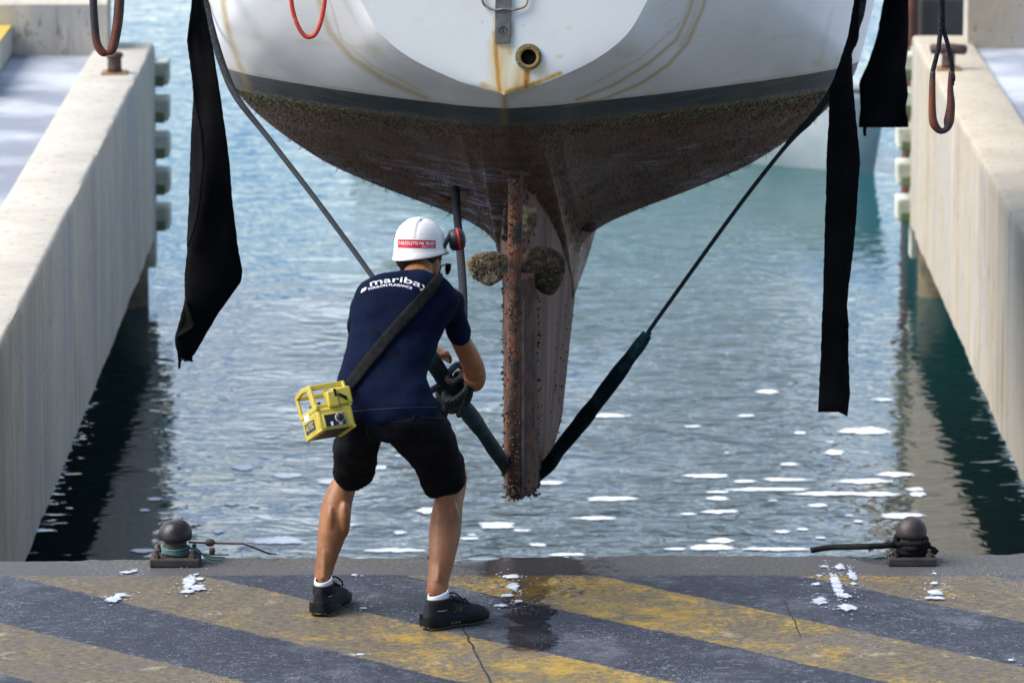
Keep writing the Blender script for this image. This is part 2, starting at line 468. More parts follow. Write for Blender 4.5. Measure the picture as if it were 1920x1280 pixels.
# ---- concrete piers either side of the slip
def conc(name, c1, c2, streak, cool):
    a = Mat(name)
    x, y, z = a.xyz()
    up = a.xyz(a.new('ShaderNodeNewGeometry').outputs['Normal'])[2]
    side = a.inv(a.step(up, .4, .8))
    n1 = a.noise(2.2, 5, .6); n2 = a.noise(30, 5, .7)
    s1 = a.noise(1.9, 6, .7, a.map((1, 1, .22)), .3)
    s2 = a.noise(4.4, 6, .72, a.map((1, 1, .10)), .2)
    s3 = a.noise(9.0, 5, .7, a.map((1, 1, .06)))
    c = a.mix(a.step(a.add(a.mul(n1, .6), a.mul(n2, .4)), .35, .65), c1, c2)
    c = a.mix(a.mul(a.step(s1, .47, .60), a.mul(side, .75)), c, cool)
    c = a.mix(a.mul(a.mul(a.step(s2, .55, .68), side), a.step(a.noise(.9, 4), .40, .62)), c, streak)
    c = a.mix(a.mul(a.mul(a.step(s2, .44, .34), side), .4), c, (.66, .63, .58))
    dk = a.mul(a.step(s3, .36, .30), a.mul(side, a.step(a.noise(1.3, 3), .50, .60)))
    c = a.mix(a.mul(dk, .85), c, (.07, .06, .05))
    c = a.mix(a.mul(a.step(a.noise(6, 5, .7), .62, .70), .45), c, (.20, .17, .14))
    c = a.mix(a.mul(a.step(a.noise(16, 5, .75, a.map((1, 1, .6))), .585, .64), .6), c, (.13, .11, .09))
    c = a.mix(a.mul(a.mul(a.step(a.math('ABSOLUTE', a.add(z, a.add(.45, a.mul(n1, .05)))), .012, .0), side), .35), c, (.16, .14, .11))
    low = a.mul(a.inv(a.step(a.add(z, a.mul(a.sub(s2, .5), .5)), -1.40, -1.10)), side)
    c = a.mix(a.mul(low, .75), c, (.10, .085, .055))
    joint = a.math('ABSOLUTE', a.sub(a.math('PINGPONG', a.add(y, a.mul(a.noise(1.4, 4), .25)), 1.9), .9))
    c = a.mix(a.mul(a.mul(a.inv(a.step(joint, .004, .018)), side), .7), c, (.06, .05, .04))
    return a.set(color=c, rough=.85, normal=a.bump(a.add(n2, n1), .4, .005))
CONC_L = conc('weathered_concrete', (.54, .49, .41), (.43, .39, .33), (.26, .20, .135), (.35, .35, .35))
CONC_R = conc('sunbleached_concrete', (.47, .40, .30), (.37, .315, .24), (.21, .145, .09), (.39, .37, .34))
a = Mat('pier_deck_concrete')
x, y, z = a.xyz()
tr = a.math('PINGPONG', a.add(x, a.mul(a.noise(1, 2), .05)), .075)
tm = a.mul(a.step(tr, .02, .045), a.mul(a.step(a.noise(.35, 3), .38, .5), a.mul(a.step(x, -4.3, -3.9), a.inv(a.step(x, -3.12, -3.02)))))
tm = a.mul(tm, a.inv(a.step(y, 34.5, 36.5)))
c = a.mix(a.noise(3, 5, .65), (.42, .44, .48), (.54, .56, .60))
c = a.mix(a.mul(tm, .8), c, (.14, .16, .21))
c = a.mix(a.mul(a.step(a.noise(.8, 4), .35, .6), a.inv(a.step(y, 29, 36))), c, (.22, .235, .28))
DECK = a.set(color=c, rough=.85, normal=a.bump(a.noise(40, 5, .7), .4, .005))
PILE = simple('tidal_pile_concrete', (.16, .13, .08), (.04, .045, .035), rough=.8, scale=3, bump=.6, bdist=.02)
FEND = simple('weathered_fender', (.62, .62, .54), (.40, .43, .34), rough=.8, scale=7, bump=.5)
ALGA = simple('algae_green', (.10, .16, .07), (.17, .22, .12), rough=.9, scale=9)
RUST = simple('rusted_iron', (.12, .07, .055), (.06, .045, .05), rough=.7, scale=25, bump=.6, bdist=.004)
YEL_P = simple('yellow_kerb_paint', (.62, .42, .05), (.5, .36, .09), rough=.7, scale=10)
def pier(sx, X0, Y1, mt, label, far):
    """sx=-1 left, +1 right; X0 = slip face, Y1 = seaward end"""
    t = thing('concrete_pier', label, 'pier', (X0, 31, Z_W))
    Y0 = 22.72
    # edge beam, rounded along its top arris, bottom a little ragged
    prof = [(0, -1.35), (0, -.06), (.003, -.022), (.010, -.008), (.028, 0), (.36, 0), (.40, -.012), (.40, -1.35)]
    rows = []
    n = 120
    for i in range(n + 1):
        yy = lerp(Y0, Y1, i / n); r = []
        for k, (d, z) in enumerate(prof):
            j = .004 * noise.noise(V((yy * 1.1, k * .6 + sx, 3))) + (.006 * noise.noise(V((yy * 5, k * .9, 7))) if k in (0, 3, 4) else 0)
            r.append(V((X0 + sx * (d + (j if k < 5 else 0)), yy, z + (.5 * j if 2 <= k <= 5 else (3.5 * j if k in (0,) else 0)))))
        rows.append(r)
    m = MB(); m.rings(rows)
    obj('edge_beam', m, mt, t, angle=40)
    m = MB(); m.box((X0 + sx * 2.66, (Y0 + Y1) / 2, -.27), (4.5, Y1 - Y0, .46))
    obj('deck', m, DECK, t, smooth=False)
    m = MB()
    wall = [(X0 + sx * lerp(.30 if sx < 0 else .36, 4.9, i / 30), i) for i in range(31)]
    rows = []
    for xx, i in wall:
        j = .012 * noise.noise(V((xx * 2, 1.5, sx))) + .02 * noise.noise(V((xx * .8, 4, sx)))
        rows.append([V((xx, Y1 - .40, -.04)), V((xx, Y1 - .40, .32 + far + j)), V((xx, Y1 - .36, .345 + far + j)), V((xx, Y1 - .02, .345 + far + j)), V((xx, Y1 - .02, -.04))])
    m.rings(rows)
    obj('end_parapet', m, mt, t, angle=40)
    for yy in (Y1 - .32, Y1 - 4.2, Y1 - 8.1, Y1 - 12, Y1 - 15.9):
        for dx in ((.24 if yy > Y1 - 1 else 1.3), 2.6, 4.6):
            m = MB(); m.lathe([(.2, -4), (.205, -2.2), (.2, -1.34), (.2, -.5)], (X0 + sx * dx, yy, 0), 20)
            obj('pile', m, PILE, t)
    m = MB(); m.box((X0 + sx * .06, Y1 + .13, -.85), (.10, .22, 1.5))
    rail = obj('fender_rail', m, FEND, t, bevel=.01)
    for k in range(5):
        zc = -.22 - .255 * k
        m = MB(); m.box((X0 - sx * .01, Y1 + .12, zc), (.17, .24, .165))
        f = obj('fender_block', m, FEND, t, smooth=False, bevel=.018)
        m = MB(); m.box((X0 - sx * .005, Y1 + .05, zc - .055), (.12, .12, .075))
        obj('algae_patch', m, ALGA, f, smooth=False, bevel=.01)
    return t
pier(-1, -2.535, 39.5, CONC_L, 'pale grey concrete pier with tyre-marked deck, beside the long twisted black strap', -.01)
pier(1, 2.785, 39.9, CONC_R, 'cream concrete pier with clean pale deck, beside the small moored white boat', .0)

# kerb block with a yellow top at the far left of the pier
t = thing('kerb_block', 'concrete kerb block with a worn yellow top on the grey pier', 'kerb', (-3.66, 38, -.04))
m = MB(); m.box((-3.66, 38.0, .06), (.34, 2.2, .2)); obj('block', m, CONC_L, t, smooth=False, bevel=.02)
m = MB(); m.box((-3.66, 38.0, .166), (.33, 2.18, .012)); obj('painted_top', m, YEL_P, t, smooth=False)

# rusty mooring posts standing on the piers
def pier_post(name, label, c, kind):
    t = thing(name, label, 'bollard', c)
    m = MB(); m.box(c + V((0, 0, .006)), (.17, .2, .012)); obj('base_plate', m, simple('rust_stain', (.34, .16, .05), (.22, .12, .07), scale=12), t, smooth=False)
    m = MB()
    if kind == 't':
        m.lathe([(.05, .012), (.046, .04), (.044, .10), (.046, .115)], c, 20); obj('post', m, RUST, t)
        m = MB(); m.tube([c + V((-.125, 0, .135)), c + V((-.115, 0, .137)), c + V((0, 0, .14)), c + V((.11, 0, .132)), c + V((.125, 0, .13))], [.02, .034, .037, .034, .018], 16); obj('crossbar', m, RUST, t)
    else:
        m.lathe([(.052, .012), (.048, .04), (.046, .09), (.05, .11)], c, 20); obj('post', m, RUST, t)
        m = MB(); m.lathe([(.05, .108), (.058, .112), (.06, .125), (.052, .14), (.03, .147)], c, 20); obj('cap', m, RUST, t)
pier_post('mooring_post', 'rusty mushroom-headed mooring post on the corner of the grey pier', G(215, 138), 'm')
pier_post('mooring_post', 'rusty T-shaped mooring post on the corner of the cream pier', G(1778, 130), 't')

# ---- bollards bolted to the quay edge
IRON = simple('dark_cast_iron', (.026, .022, .027), (.050, .041, .046), rough=.36, scale=18, bump=.35, bdist=.004, metal=.35)
IRON_B = simple('brown_cast_iron', (.075, .055, .052), (.042, .033, .034), rough=.5, scale=22, bump=.4, bdist=.004, metal=.2)
PLATE = simple('rusty_base_plate', (.065, .05, .042), (.035, .03, .03), rough=.7, scale=30, bump=.7, bdist=.004)
def quay_bollard(label, c, head, hmat, wpx, flat_top):
    t = thing('quay_bollard', label, 'bollard', c)
    m = MB(); m.box(c + V((0, 0, .017)), (wpx, .17, .034)); obj('base_plate', m, PLATE, t, smooth=False, bevel=.006)
    m = MB(); m.lathe([(.056, .034), (.050, .045), (.046, .06), (.045, .11)], c, 28); obj('neck', m, PLATE, t)
    m = MB(); m.lathe(head, c, 32)
    m.v = [p + V((.004 * noise.noise(p * 14), .004 * noise.noise(p * 14 + V((9, 0, 0))), .004 * noise.noise(p * 11))) for p in m.v]
    obj('head', m, hmat, t)
    for sx in (-1, 1):
        for sy in (-1, 1):
            b = c + V((sx * (wpx / 2 - .028), sy * .06, .034))
            m = MB(); m.lathe([(.016, 0), (.016, .014), (.009, .0145), (.009, .03), (.008, .033)], b, 6)
            obj('bolt', m, RUST, t, smooth=False)
    return t
B1 = G(327, 1064) + V((0, .085, 0)); B1.z = 0
B2 = G(1711, 1062) + V((0, .085, 0)); B2.z = 0
quay_bollard('dark iron bollard with a green cord round its neck, on the quay near the worker', B1,
             [(.046, .099), (.060, .100), (.0655, .106), (.0670, .118), (.066, .132), (.061, .147), (.052, .160), (.040, .170), (.026, .176), (.008, .178)], IRON, .20, 1)
quay_bollard('brown iron bollard wrapped in thick black rope, at the quay edge', B2,
             [(.045, .104), (.055, .106), (.0605, .116), (.061, .130), (.058, .146), (.050, .162), (.039, .174), (.026, .183), (.010, .187)], IRON_B, .195, 0)

def twisted(m, pts, r, pitch, strands=3, n=7):
    """three-strand laid rope along a path"""
    pts = spline(pts, 1) if False else [V(p) for p in pts]
    # resample
    seg = [0]
    for i in range(1, len(pts)): seg.append(seg[-1] + (pts[i] - pts[i - 1]).length)
    L = seg[-1]; N = max(8, int(L / (pitch / 9)))
    out = []; j = 0
    for i in range(N + 1):
        d = L * i / N
        while j < len(seg) - 2 and seg[j + 1] < d: j += 1
        out.append(pts[j].lerp(pts[j + 1], (d - seg[j]) / max(1e-9, seg[j + 1] - seg[j])))
    fr = []; prev = None
    for i, p in enumerate(out):
        t = (out[min(i + 1, N)] - out[max(i - 1, 0)]).normalized()
        q = prev or (V((0, 0, 1)) if abs(t.z) < .9 else V((1, 0, 0)))
        q = (q - t * q.dot(t)).normalized(); prev = q
        fr.append((q, t.cross(q)))
    for s in range(strands):
        path = []
        for i, p in enumerate(out):
            th = 2 * pi * (L * i / N / pitch + s / strands)
            path.append(p + (fr[i][0] * cos(th) + fr[i][1] * sin(th)) * (r * .48))
        m.tube(path, r * .56, n)
BLACK_ROPE = simple('black_rope_fibre', (.005, .005, .006), (.014, .014, .015), rough=.75, scale=60, bump=.5, bdist=.002)
m = MB()
c2 = B2
coil = []
for i in range(90):
    t_ = i / 89
    th = pi * .9 - t_ * 2 * pi * 3.1
    rr = .062 + .006 * sin(i * .8)
    coil.append(c2 + V((rr * cos(th), rr * sin(th), .098 - .055 * t_)))
lead = spline([G(1522, 1031, .012), G(1560, 1030, .02) + V((0, 0, .01)), P(1620, 1024, c2.y - .02), P(1672, 1021, c2.y - .03)] + [coil[0]], 8)
twisted(m, lead[:-1] + coil + [c2 + V((.085, -.02, .06)), c2 + V((.10, -.02, .045))], .0125, .034)
obj('mooring_rope', m, BLACK_ROPE, label='thick black twisted rope wound round the brown bollard', cat='rope')
CORD = simple('green_cord', (.05, .13, .12), (.09, .17, .15), rough=.8, scale=60)
m = MB()
m.tube(spline([G(1616, 1044, .008), G(1640, 1046, .010), G(1662, 1043, .012) , P(1672, 1036, c2.y - .075)], 6), [.004] * 6 + [.006] * 13, 8)
obj('cord', m, CORD, label='short frayed turquoise cord end beside the brown bollard', cat='cord')
m = MB()
c1 = B1
for k in range(3):
    m.tube([c1 + V((.053 * cos(2 * pi * i / 32), .053 * sin(2 * pi * i / 32), .046 + .0095 * k + .003 * sin(i * .39 + k))) for i in range(33)], .0055, 7)
for k in range(4):
    m.tube(spline([c1 + V((.05, .02 - .02 * k, .06 + .008 * k)), c1 + V((.09, .02 - .015 * k, .052)), c1 + V((.13, -.03 + .02 * k, .018 + .004 * k)), c1 + V((.165 + .015 * k, -.03 + .035 * k, .007 + .004 * k))], 6), .0032, 6)
obj('cord', m, CORD, label='green cord wrapped round the neck of the dark bollard', cat='cord')
t = thing('steel_rod', 'thin rusty rod with a knobbed end lying from the dark bollard along the quay edge', 'rod', c1 + V((.13, .06, 0)))
m = MB(); m.tube([c1 + V((.05, .05, .076)), c1 + V((.13, .065, .070)), c1 + V((.27, .09, .062)), G(505, 1037.5, .03), G(519, 1038.5, .012)], [.004, .0045, .0045, .0042, .002], 8); obj('rod', m, RUST, t)
m = MB(); m.lathe([(.006, -.02), (.014, -.012), (.017, 0), (.014, .014), (.006, .02)], c1 + V((.135, .064, .072)), 12, (1, .15, 0)); m.lathe([(.010, -.03), (.013, -.01), (.008, .0)], c1 + V((.145, .05, .055)), 10, (0, .2, 1)); obj('knob', m, RUST, t)

# ---- boats moored beyond the slip
BW = simple('dull_white_gelcoat', (.62, .66, .66), (.52, .57, .58), rough=.4, scale=3, bump=.05)
BG = simple('grey_topsides', (.34, .36, .37), (.28, .29, .30), rough=.6, scale=3)
DK = simple('dark_side_panel', (.055, .052, .05), (.085, .08, .075), rough=.6, scale=4)
t = thing('moored_boat', 'small pale moored boat seen between the hull and the cream pier', 'boat', (2.7, 46, Z_W))
bow = G(1636, 325, Z_W)
m = MB()
rows = []
for i in range(13):
    u = i / 12                                   # bow -> stern, running away to the left
    ctr = bow + V((-3.6 * u, 3.6 * u, 0))
    side = V((.7071, .7071, 0)); hw = .95 * (1 - (1 - u) ** 2.2)
    r = []
    for sgn, zz in ((-1, .58), (-1, .50), (-1, .22), (-1, -.12), (0, -.3), (1, -.12), (1, .22), (1, .50), (1, .58)):
        fl = {.58: 1.06, .50: 1.03, .22: .95, -.12: .72, -.3: 0}[zz]
        r.append(ctr + side * (sgn * hw * fl) + V((.14, -.14, 0)) * ((zz + .1) * (1 - u)) + V((0, 0, zz + .10 * (1 - u))))
    rows.append(r)
m.rings(rows, False, False); obj('hull', m, BW, t, angle=35, solid=.03)
m = MB()
m.tube([r[0] + V((0, 0, .01)) for r in rows[::-1]] + [r[-1] + V((0, 0, .01)) for r in rows], .035, 8); obj('gunwale', m, BG, t)
m = MB(); m.grid([[r[1].lerp(r[-2], k / 4) + V((0, 0, -.06)) for k in range(5)] for r in rows]); obj('inner_deck', m, BW, t)
t = thing('moored_boat', 'larger white motorboat with tube rails moored behind the cream pier parapet', 'boat', (4.2, 47, Z_W))
m = MB()
A = P(1715, 64, 44); 
def q(px, py, Y): return P(px, py, Y)
y0 = 45.0
pt = [q(1712, 62, y0), q(1756, 58, y0 + .1), q(1800, 62, y0 + .2), q(1940, 80, y0 + 2.5)]
up = [q(1712, -6, y0), q(1760, 33, y0 + .1), q(1800, 36, y0 + .2), q(1890, 44, y0 + 2.5)]
m.box((4.9, 49.2, -1.2), (2.3, 6.4, 1.5)); m.box((4.9, 46.2, -.9), (1.6, .5, 1.1))
obj('hull', m, BW, t, bevel=.15, smooth=True, angle=40)
m = MB(); m.box((4.75, 49.4, -.12), (1.9, 6.2, .55)); obj('cabin_top', m, BW, t, bevel=.08, angle=40)
m = MB(); m.box((3.52, 46.9, -1.12), (.50, 1.6, 1.36)); obj('cockpit_side', m, DK, t, bevel=.03, smooth=False)
for dy in (0,):
    m = MB()
    m.tube(spline([P(1800, -30, 47), P(1822, 4, 46.6), P(1846, 22, 46.2), P(1866, 34, 46)], 5), .028, 8)
    obj('rail', m, BW, t)
    m = MB()
    m.tube(spline([P(1830, -20, 47), P(1850, 2, 46.8), P(1868, 14, 46.5), P(1868, 36, 46.3)], 5), .028, 8)
    obj('rail', m, BW, t)
t = thing('mooring_pile', 'rust brown steel pile standing in the water behind the wide black strap', 'pile', (P(1708, 30, 43).x, 43, Z_W))
m = MB(); m.lathe([(.06, -2), (.06, 1.5), (.055, 3.3), (.03, 3.33)], (P(1708, 30, 43).x, 43, Z_W), 16)
obj('shaft', m, simple('rust_red_steel', (.28, .10, .06), (.18, .08, .06), scale=10), t)

# ================================================================== THE YACHT IN THE SLINGS
O = P(945, 178, 23.6)
TRIM = .046
WL = P(410, 112, 26.3).z
WL0 = P(945, 205, 23.75).z + TRIM * .15
yacht = thing('sailing_yacht', 'white yacht with a fouled brown bottom hanging in slings, seen from astern', 'yacht', O)
def cx(s): return .03 * s + .0107 * s * s if s < 2.7 else .159 + .088 * (s - 2.7)
def pxw(px0, px1, y, Y): return P(px1, y, Y).x - P(px0, y, Y).x
Ttab = [(1.22, .95), (.9, .86), (.62, .73), (.394, .60), (.254, .515), (.15, .385), (.062, .20), (.03, .10), (0, 0)]
Tsec = [(wd, O.z + h) for h, wd in Ttab]
Msec = [(pxw(1010, 1010 + hw, y, 26.3), P(1010, y, 26.3).z) for y, hw in
        [(-330, 640), (-200, 652), (-100, 646), (0, 628), (60, 614), (112, 600), (150, 584), (200, 543), (235, 503), (270, 455), (312, 386), (355, 285), (395, 180), (430, 108), (470, 74), (515, 66), (560, 62), (575, 0)]]
def resample(sec, n, pw=1.0):
    pts = spline([(a, 0, b) for a, b in sec], 8)
    L = [0]
    for i in range(1, len(pts)): L.append(L[-1] + (pts[i] - pts[i - 1]).length)
    out = []; j = 0
    for k in range(n):
        d = L[-1] * (k / (n - 1)) ** pw
        while j < len(L) - 2 and L[j + 1] < d: j += 1
        p = pts[j].lerp(pts[j + 1], (d - L[j]) / max(1e-9, L[j + 1] - L[j]))
        out.append((max(0, p.x), p.z))
    out[-1] = (0, out[-1][1])
    return out
NG = 190
Tr, Mr = resample(Tsec, NG), resample(Msec, NG)
S_M = 2.7
Z_NK = P(1010, 452, 26.3).z
def section(s):
    if s <= S_M:
        t = s / S_M
        ex = 1 - (1 - t) ** 1.75; ez = t ** .96
        return [(lerp(a[0], b[0], ex), lerp(a[1], max(b[1], Z_NK), ez) + min(0, b[1] - Z_NK) * t ** 4) for a, b in zip(Tr, Mr)]
    u = (s - S_M) / 7.0
    k = (1 - u ** 2.3); kz = 1 - u ** 3
    zt = Mr[0][1]
    return [(b[0] * k * (1 - .25 * u * (i / NG)), zt + .22 * u + (b[1] - zt) * (.25 + .75 * kz)) for i, b in enumerate(Mr)]
SS = [S_M * (i / 140) ** 1.25 for i in range(141)] + [3.2, 3.8, 4.5, 5.3, 6.2, 7.2, 8.2, 9.0, 9.5, 9.69]
def hull_pt(s, lat, z):
    lean = .10 * max(0, z - O.z) * max(0, 1 - s / 1.5)
    return V((O.x + cx(s) + lat, O.y + s + lean, z))
mb = MB(); rows = []
for s in SS:
    sec = section(s)
    r = [hull_pt(s, -a_, z_) for a_, z_ in sec] + [hull_pt(s, a_, z_) for a_, z_ in sec[-2::-1]]
    rows.append(r)
mb.grid(rows)
stain = []
LINES = [([(414, -40), (420, 20), (432, 75), (450, 125), (466, 165)], 6, 1.0), ([(585, -40), (618, 60), (660, 110), (720, 150), (800, 185)], 6, .75), ([(606, -40), (640, 75), (700, 125), (790, 170)], 2, .5),
         ([(1330, -40), (1318, 15), (1290, 80), (1255, 120), (1205, 155), (1130, 187), (1060, 200)], 3.0, 1.0), ([(1308, -40), (1292, 25), (1268, 75), (1215, 120), (1150, 160), (1080, 188)], 3.0, .95), ([(1316, -40), (1300, 40), (1278, 85)], 6, .35),
         ([(1300, -30), (1280, 40), (1200, 110), (1110, 158)], 1.8, .5), ([(1560, 20), (1546, 80), (1535, 128)], 4, .35), ([(945, 170), (946, 200), (948, 236)], 8, .9), ([(1000, 160), (970, 172), (948, 185)], 9, .5),
         ([(1530, 120), (1545, 122)], 9, .5), ([(690, 92), (705, 96)], 12, .35), ([(478, 66), (484, 72)], 7, .3), ([(560, 78), (640, 84), (690, 92)], 4, .25), ([(1160, 100), (1190, 96)], 14, .25), ([(1450, 72), (1500, 66)], 5, .25)]
def seg_d(p, a, b):
    ax, ay = a; bx, by = b; dx, dy = bx - ax, by - ay
    t = max(0, min(1, ((p[0] - ax) * dx + (p[1] - ay) * dy) / (dx * dx + dy * dy)))
    return sqrt((p[0] - ax - t * dx) ** 2 + (p[1] - ay - t * dy) ** 2)
def stain_at(p, lines):
    q_ = proj(p); v = 0
    for pts, wd, k in lines:
        d = min(seg_d(q_, pts[i], pts[i + 1]) for i in range(len(pts) - 1))
        v = max(v, k * exp(-(d / wd) ** 2))
    return v
npts = 2 * NG - 1
for i, s in enumerate(SS):
    for j in range(npts):
        p = mb.v[i * npts + j]
        stain.append(stain_at(p, LINES) if s <= 2.8 and p.z > WL - .2 else 0.0)
a = Mat('yacht_hull')
x, y, z = a.xyz()
zz = a.add(a.add(z, O.z - WL0), a.mul(y, TRIM))          # height over the waterline
n1 = a.noise(3, 4, .6); n2 = a.noise(40, 5, .7); n3 = a.noise(9, 5, .65)
ax_ = a.math('ABSOLUTE', a.sub(x, .06))
flow = a.new('ShaderNodeCombineXYZ', {0: ax_, 1: a.mul(y, .7), 2: z}).outputs[0]
fl = a.map((.9, 1, 13), rot=(0, radians(24), 0), vec=flow)
streak = a.noise(3.4, 6, .68, fl)
streak2 = a.noise(1.6, 3, .6, fl)
gel = a.mix(a.step(a.noise(1.6, 5, .6), .45, .72, 0, .55), (.86, .86, .85), (.74, .74, .72))
gel = a.mix(a.step(a.noise(7, 5, .7, a.map((1, 1, 4))), .56, .75, 0, .45), gel, (.60, .57, .47))
gel = a.mix(a.mul(a.inv(a.step(zz, .0, .35)), a.lin(a.noise(2.5, 4), .3, .7, .0, .4)), gel, (.50, .49, .44))
st = a.attr('stain')
gel = a.mix(a.mul(st, a.lin(n2, .3, .7, .6, 1.0)), gel, (.50, .34, .05))
boot = a.mix(a.step(streak, .45, .62), (.045, .055, .06), (.085, .10, .105))
boot = a.mix(a.mul(st, .6), boot, (.28, .17, .05))
brown = a.mix(a.step(n3, .32, .68), (.072, .031, .018), (.155, .078, .048))
brown = a.mix(a.step(streak2, .5, .64, 0, .6), brown, (.17, .11, .085))
brown = a.mix(a.step(n2, .53, .64, 0, .8), brown, (.030, .020, .013))
brown = a.mix(a.step(a.noise(70, 3, .6), .57, .64, 0, .75), brown, (.24, .18, .10))
sc = a.mul(a.step(a.noise(5, 6, .72, a.map((.8, 1, 16), rot=(0, radians(24), 0), vec=flow)), .50, .58), a.step(a.noise(1.9, 3, .6), .46, .54))
sc = a.mul(sc, a.mul(a.inv(a.step(zz, -.45, -.22)), a.step(a.noise(1.3, 3), .40, .54)))
brown = a.mix(sc, brown, (.34, .36, .50))
brown = a.mix(a.mul(a.step(a.noise(6, 4, .6), .62, .72), a.step(a.noise(1.1, 2), .5, .6)), brown, (.30, .21, .18))
slime = a.mul(a.inv(a.step(a.math('ABSOLUTE', a.add(a.add(zz, .125), a.mul(a.sub(n3, .5), .07))), .015, .05)), a.step(a.add(a.noise(2.4, 4), a.mul(ax_, .22)), .50, .68, .15, 1))
grow = a.mix(a.step(n2, .45, .6), (.045, .042, .018), (.26, .23, .085))
brown = a.mix(a.mul(slime, .9), brown, grow)
jag = a.mul(a.sub(a.noise(26, 5, .75), .5), .05)
is_boot = a.inv(a.step(a.add(zz, a.mul(a.sub(a.noise(90, 2), .5), .004)), -.002, .002))
is_brown = a.inv(a.step(a.add(zz, jag), -.105, -.085))
chip = a.mul(a.mul(a.step(a.noise(55, 5, .75, a.map((1, 1, 2))), .59, .63), a.inv(a.step(zz, .018, .04))), a.step(a.noise(2, 3), .4, .55))
c = a.mix(a.mul(chip, .85), gel, (.05, .055, .06))
line = a.mul(a.inv(a.step(a.math('ABSOLUTE', a.sub(zz, .009)), .004, .009)), a.lin(n1, .4, .6, .2, .75))
c = a.mix(line, c, (.60, .56, .42))
c = a.mix(is_boot, c, boot)
c = a.mix(is_brown, c, brown)
rough = a.mixf(is_brown, a.mixf(is_boot, .30, .42), a.lin(a.noise(1.7, 4, .6), .35, .65, .34, .62))
bh = a.mixf(is_brown, a.mul(n1, .3), a.add(a.add(a.mul(n2, 1.2), a.mul(streak, .6)), a.mul(a.vor(60), .8)))
HULL = a.set(color=c, rough=rough, normal=a.bump(bh, .8, .012), spec=.45)
hull = obj('hull', mb, HULL, yacht)
at = hull.data.attributes.new('stain', 'FLOAT', 'POINT')
at.data.foreach_set('value', stain)
HULL_BVH = world_bvh(hull)

# transom panel (a dense sheet so its rust runs have their own shape)
TST = [([(929, 62), (930, 95), (934, 150), (936, 170)], 6, 1.0), ([(936, 90), (938, 172)], 24, .46), ([(955, 84), (956, 100)], 7, .45), ([(988, 132), (986, 165)], 7, 1.0), ([(975, 135), (972, 168)], 20, .48), ([(1005, 122), (1018, 142)], 16, .28),
       ([(946, 172), (905, 158)], 6, .5), ([(950, 172), (1005, 156), (1050, 138)], 5, .7), ([(927, 35), (928, 60)], 3, .5), ([(958, 45), (959, 66)], 4, .6), ([(1062, 52), (1070, 54)], 5, .22), ([(1045, 106), (1052, 106)], 4, .3)]
mb = MB(); rows = []; st_t = []
NT, NC = NG, 120
for i, (wd, z_) in enumerate(Tr):
    r = []
    for k in range(NC + 1):
        u = -1 + 2 * k / NC
        p = hull_pt(0, wd * u, z_) + V((0, -.004 - .012 * (1 - u * u), 0))
        r.append(p); st_t.append(stain_at(p, TST))
    rows.append(r)
mb.grid(rows)
a = Mat('transom_gelcoat')
n1 = a.noise(5, 5, .6)
g = a.mix(a.step(n1, .45, .75, 0, .5), (.84, .84, .82), (.74, .72, .64))
g = a.mix(a.step(a.noise(30, 4, .7), .66, .74, 0, .5), g, (.62, .50, .30))
st = a.mul(a.attr('stain'), a.lin(a.noise(14, 5, .7, a.map((1, 1, .25))), .25, .6, .35, 1.0))
rc = a.new('ShaderNodeValToRGB', {'Fac': st})
e = rc.color_ramp.elements
e[0].position = 0.02; e[0].color = (.84, .83, .79, 1); e[1].position = .95; e[1].color = (.42, .14, .02, 1)
for p_, c_ in ((.25, (.80, .70, .46, 1)), (.6, (.66, .36, .08, 1))):
    n_ = e.new(p_); n_.color = c_
TRAN = a.set(color=a.mix(a.step(st, .03, .2), g, rc.outputs[0]), rough=.33, normal=a.bump(n1, .06, .01))
tr = obj('transom', mb, TRAN, yacht)
at = tr.data.attributes.new('stain', 'FLOAT', 'POINT'); at.data.foreach_set('value', st_t)
TR_BVH = world_bvh(tr)
m = MB(); dk = []
for s in SS[::4]:
    l_, r_ = (hull_pt(s, sg * section(s)[0][0], section(s)[0][1] - .01) for sg in (-1, 1))
    dk.append([l_.lerp(r_, k / 6) + V((0, 0, .05 * (1 - abs(k - 3) / 3))) for k in range(7)])
m.grid(dk)
obj('deck', m, BW, yacht)

# keel
AF = Mat('antifouling')
n1 = AF.noise(5, 5, .65); n2 = AF.noise(45, 5, .75); sv = AF.noise(5, 5, .7, AF.map((2, 1.2, .13)))
c = AF.mix(AF.step(sv, .38, .66), (.25, .145, .115), (.135, .072, .054))
c = AF.mix(AF.step(AF.noise(9, 4, .6, AF.map((2, 1.2, .10))), .60, .70, 0, .7), c, (.34, .25, .23))
c = AF.mix(AF.step(n2, .56, .68, 0, .8), c, (.045, .035, .025))
c = AF.mix(AF.step(n1, .56, .72, 0, .5), c, (.09, .075, .05))
AFM = AF.set(color=c, rough=.75, normal=AF.bump(AF.add(n2, AF.mul(sv, .6)), .8, .008))
a = Mat('rudder_antifouling')
n2 = a.noise(42, 5, .75); n3 = a.noise(12, 5, .7); sv = a.noise(5, 5, .7, a.map((2, 1.2, .16)))
c = a.mix(a.step(sv, .36, .64), (.24, .078, .038), (.115, .048, .032))
c = a.mix(a.step(n3, .43, .56, 0, .9), c, (.034, .028, .020))
c = a.mix(a.step(n2, .60, .70, 0, .7), c, (.34, .20, .10))
RUD = a.set(color=c, rough=.8, normal=a.bump(n2, .9, .008))
KZ = P(960, 925, 25.1).z
KS = [(1.50, .030), (1.62, .058), (1.85, .098), (2.15, .132), (2.55, .158), (3.0, .160), (3.5, .14), (4.1, .09), (4.6, .02)]
mb = MB(); rows = []
zt = P(1010, 440, 26.3).z
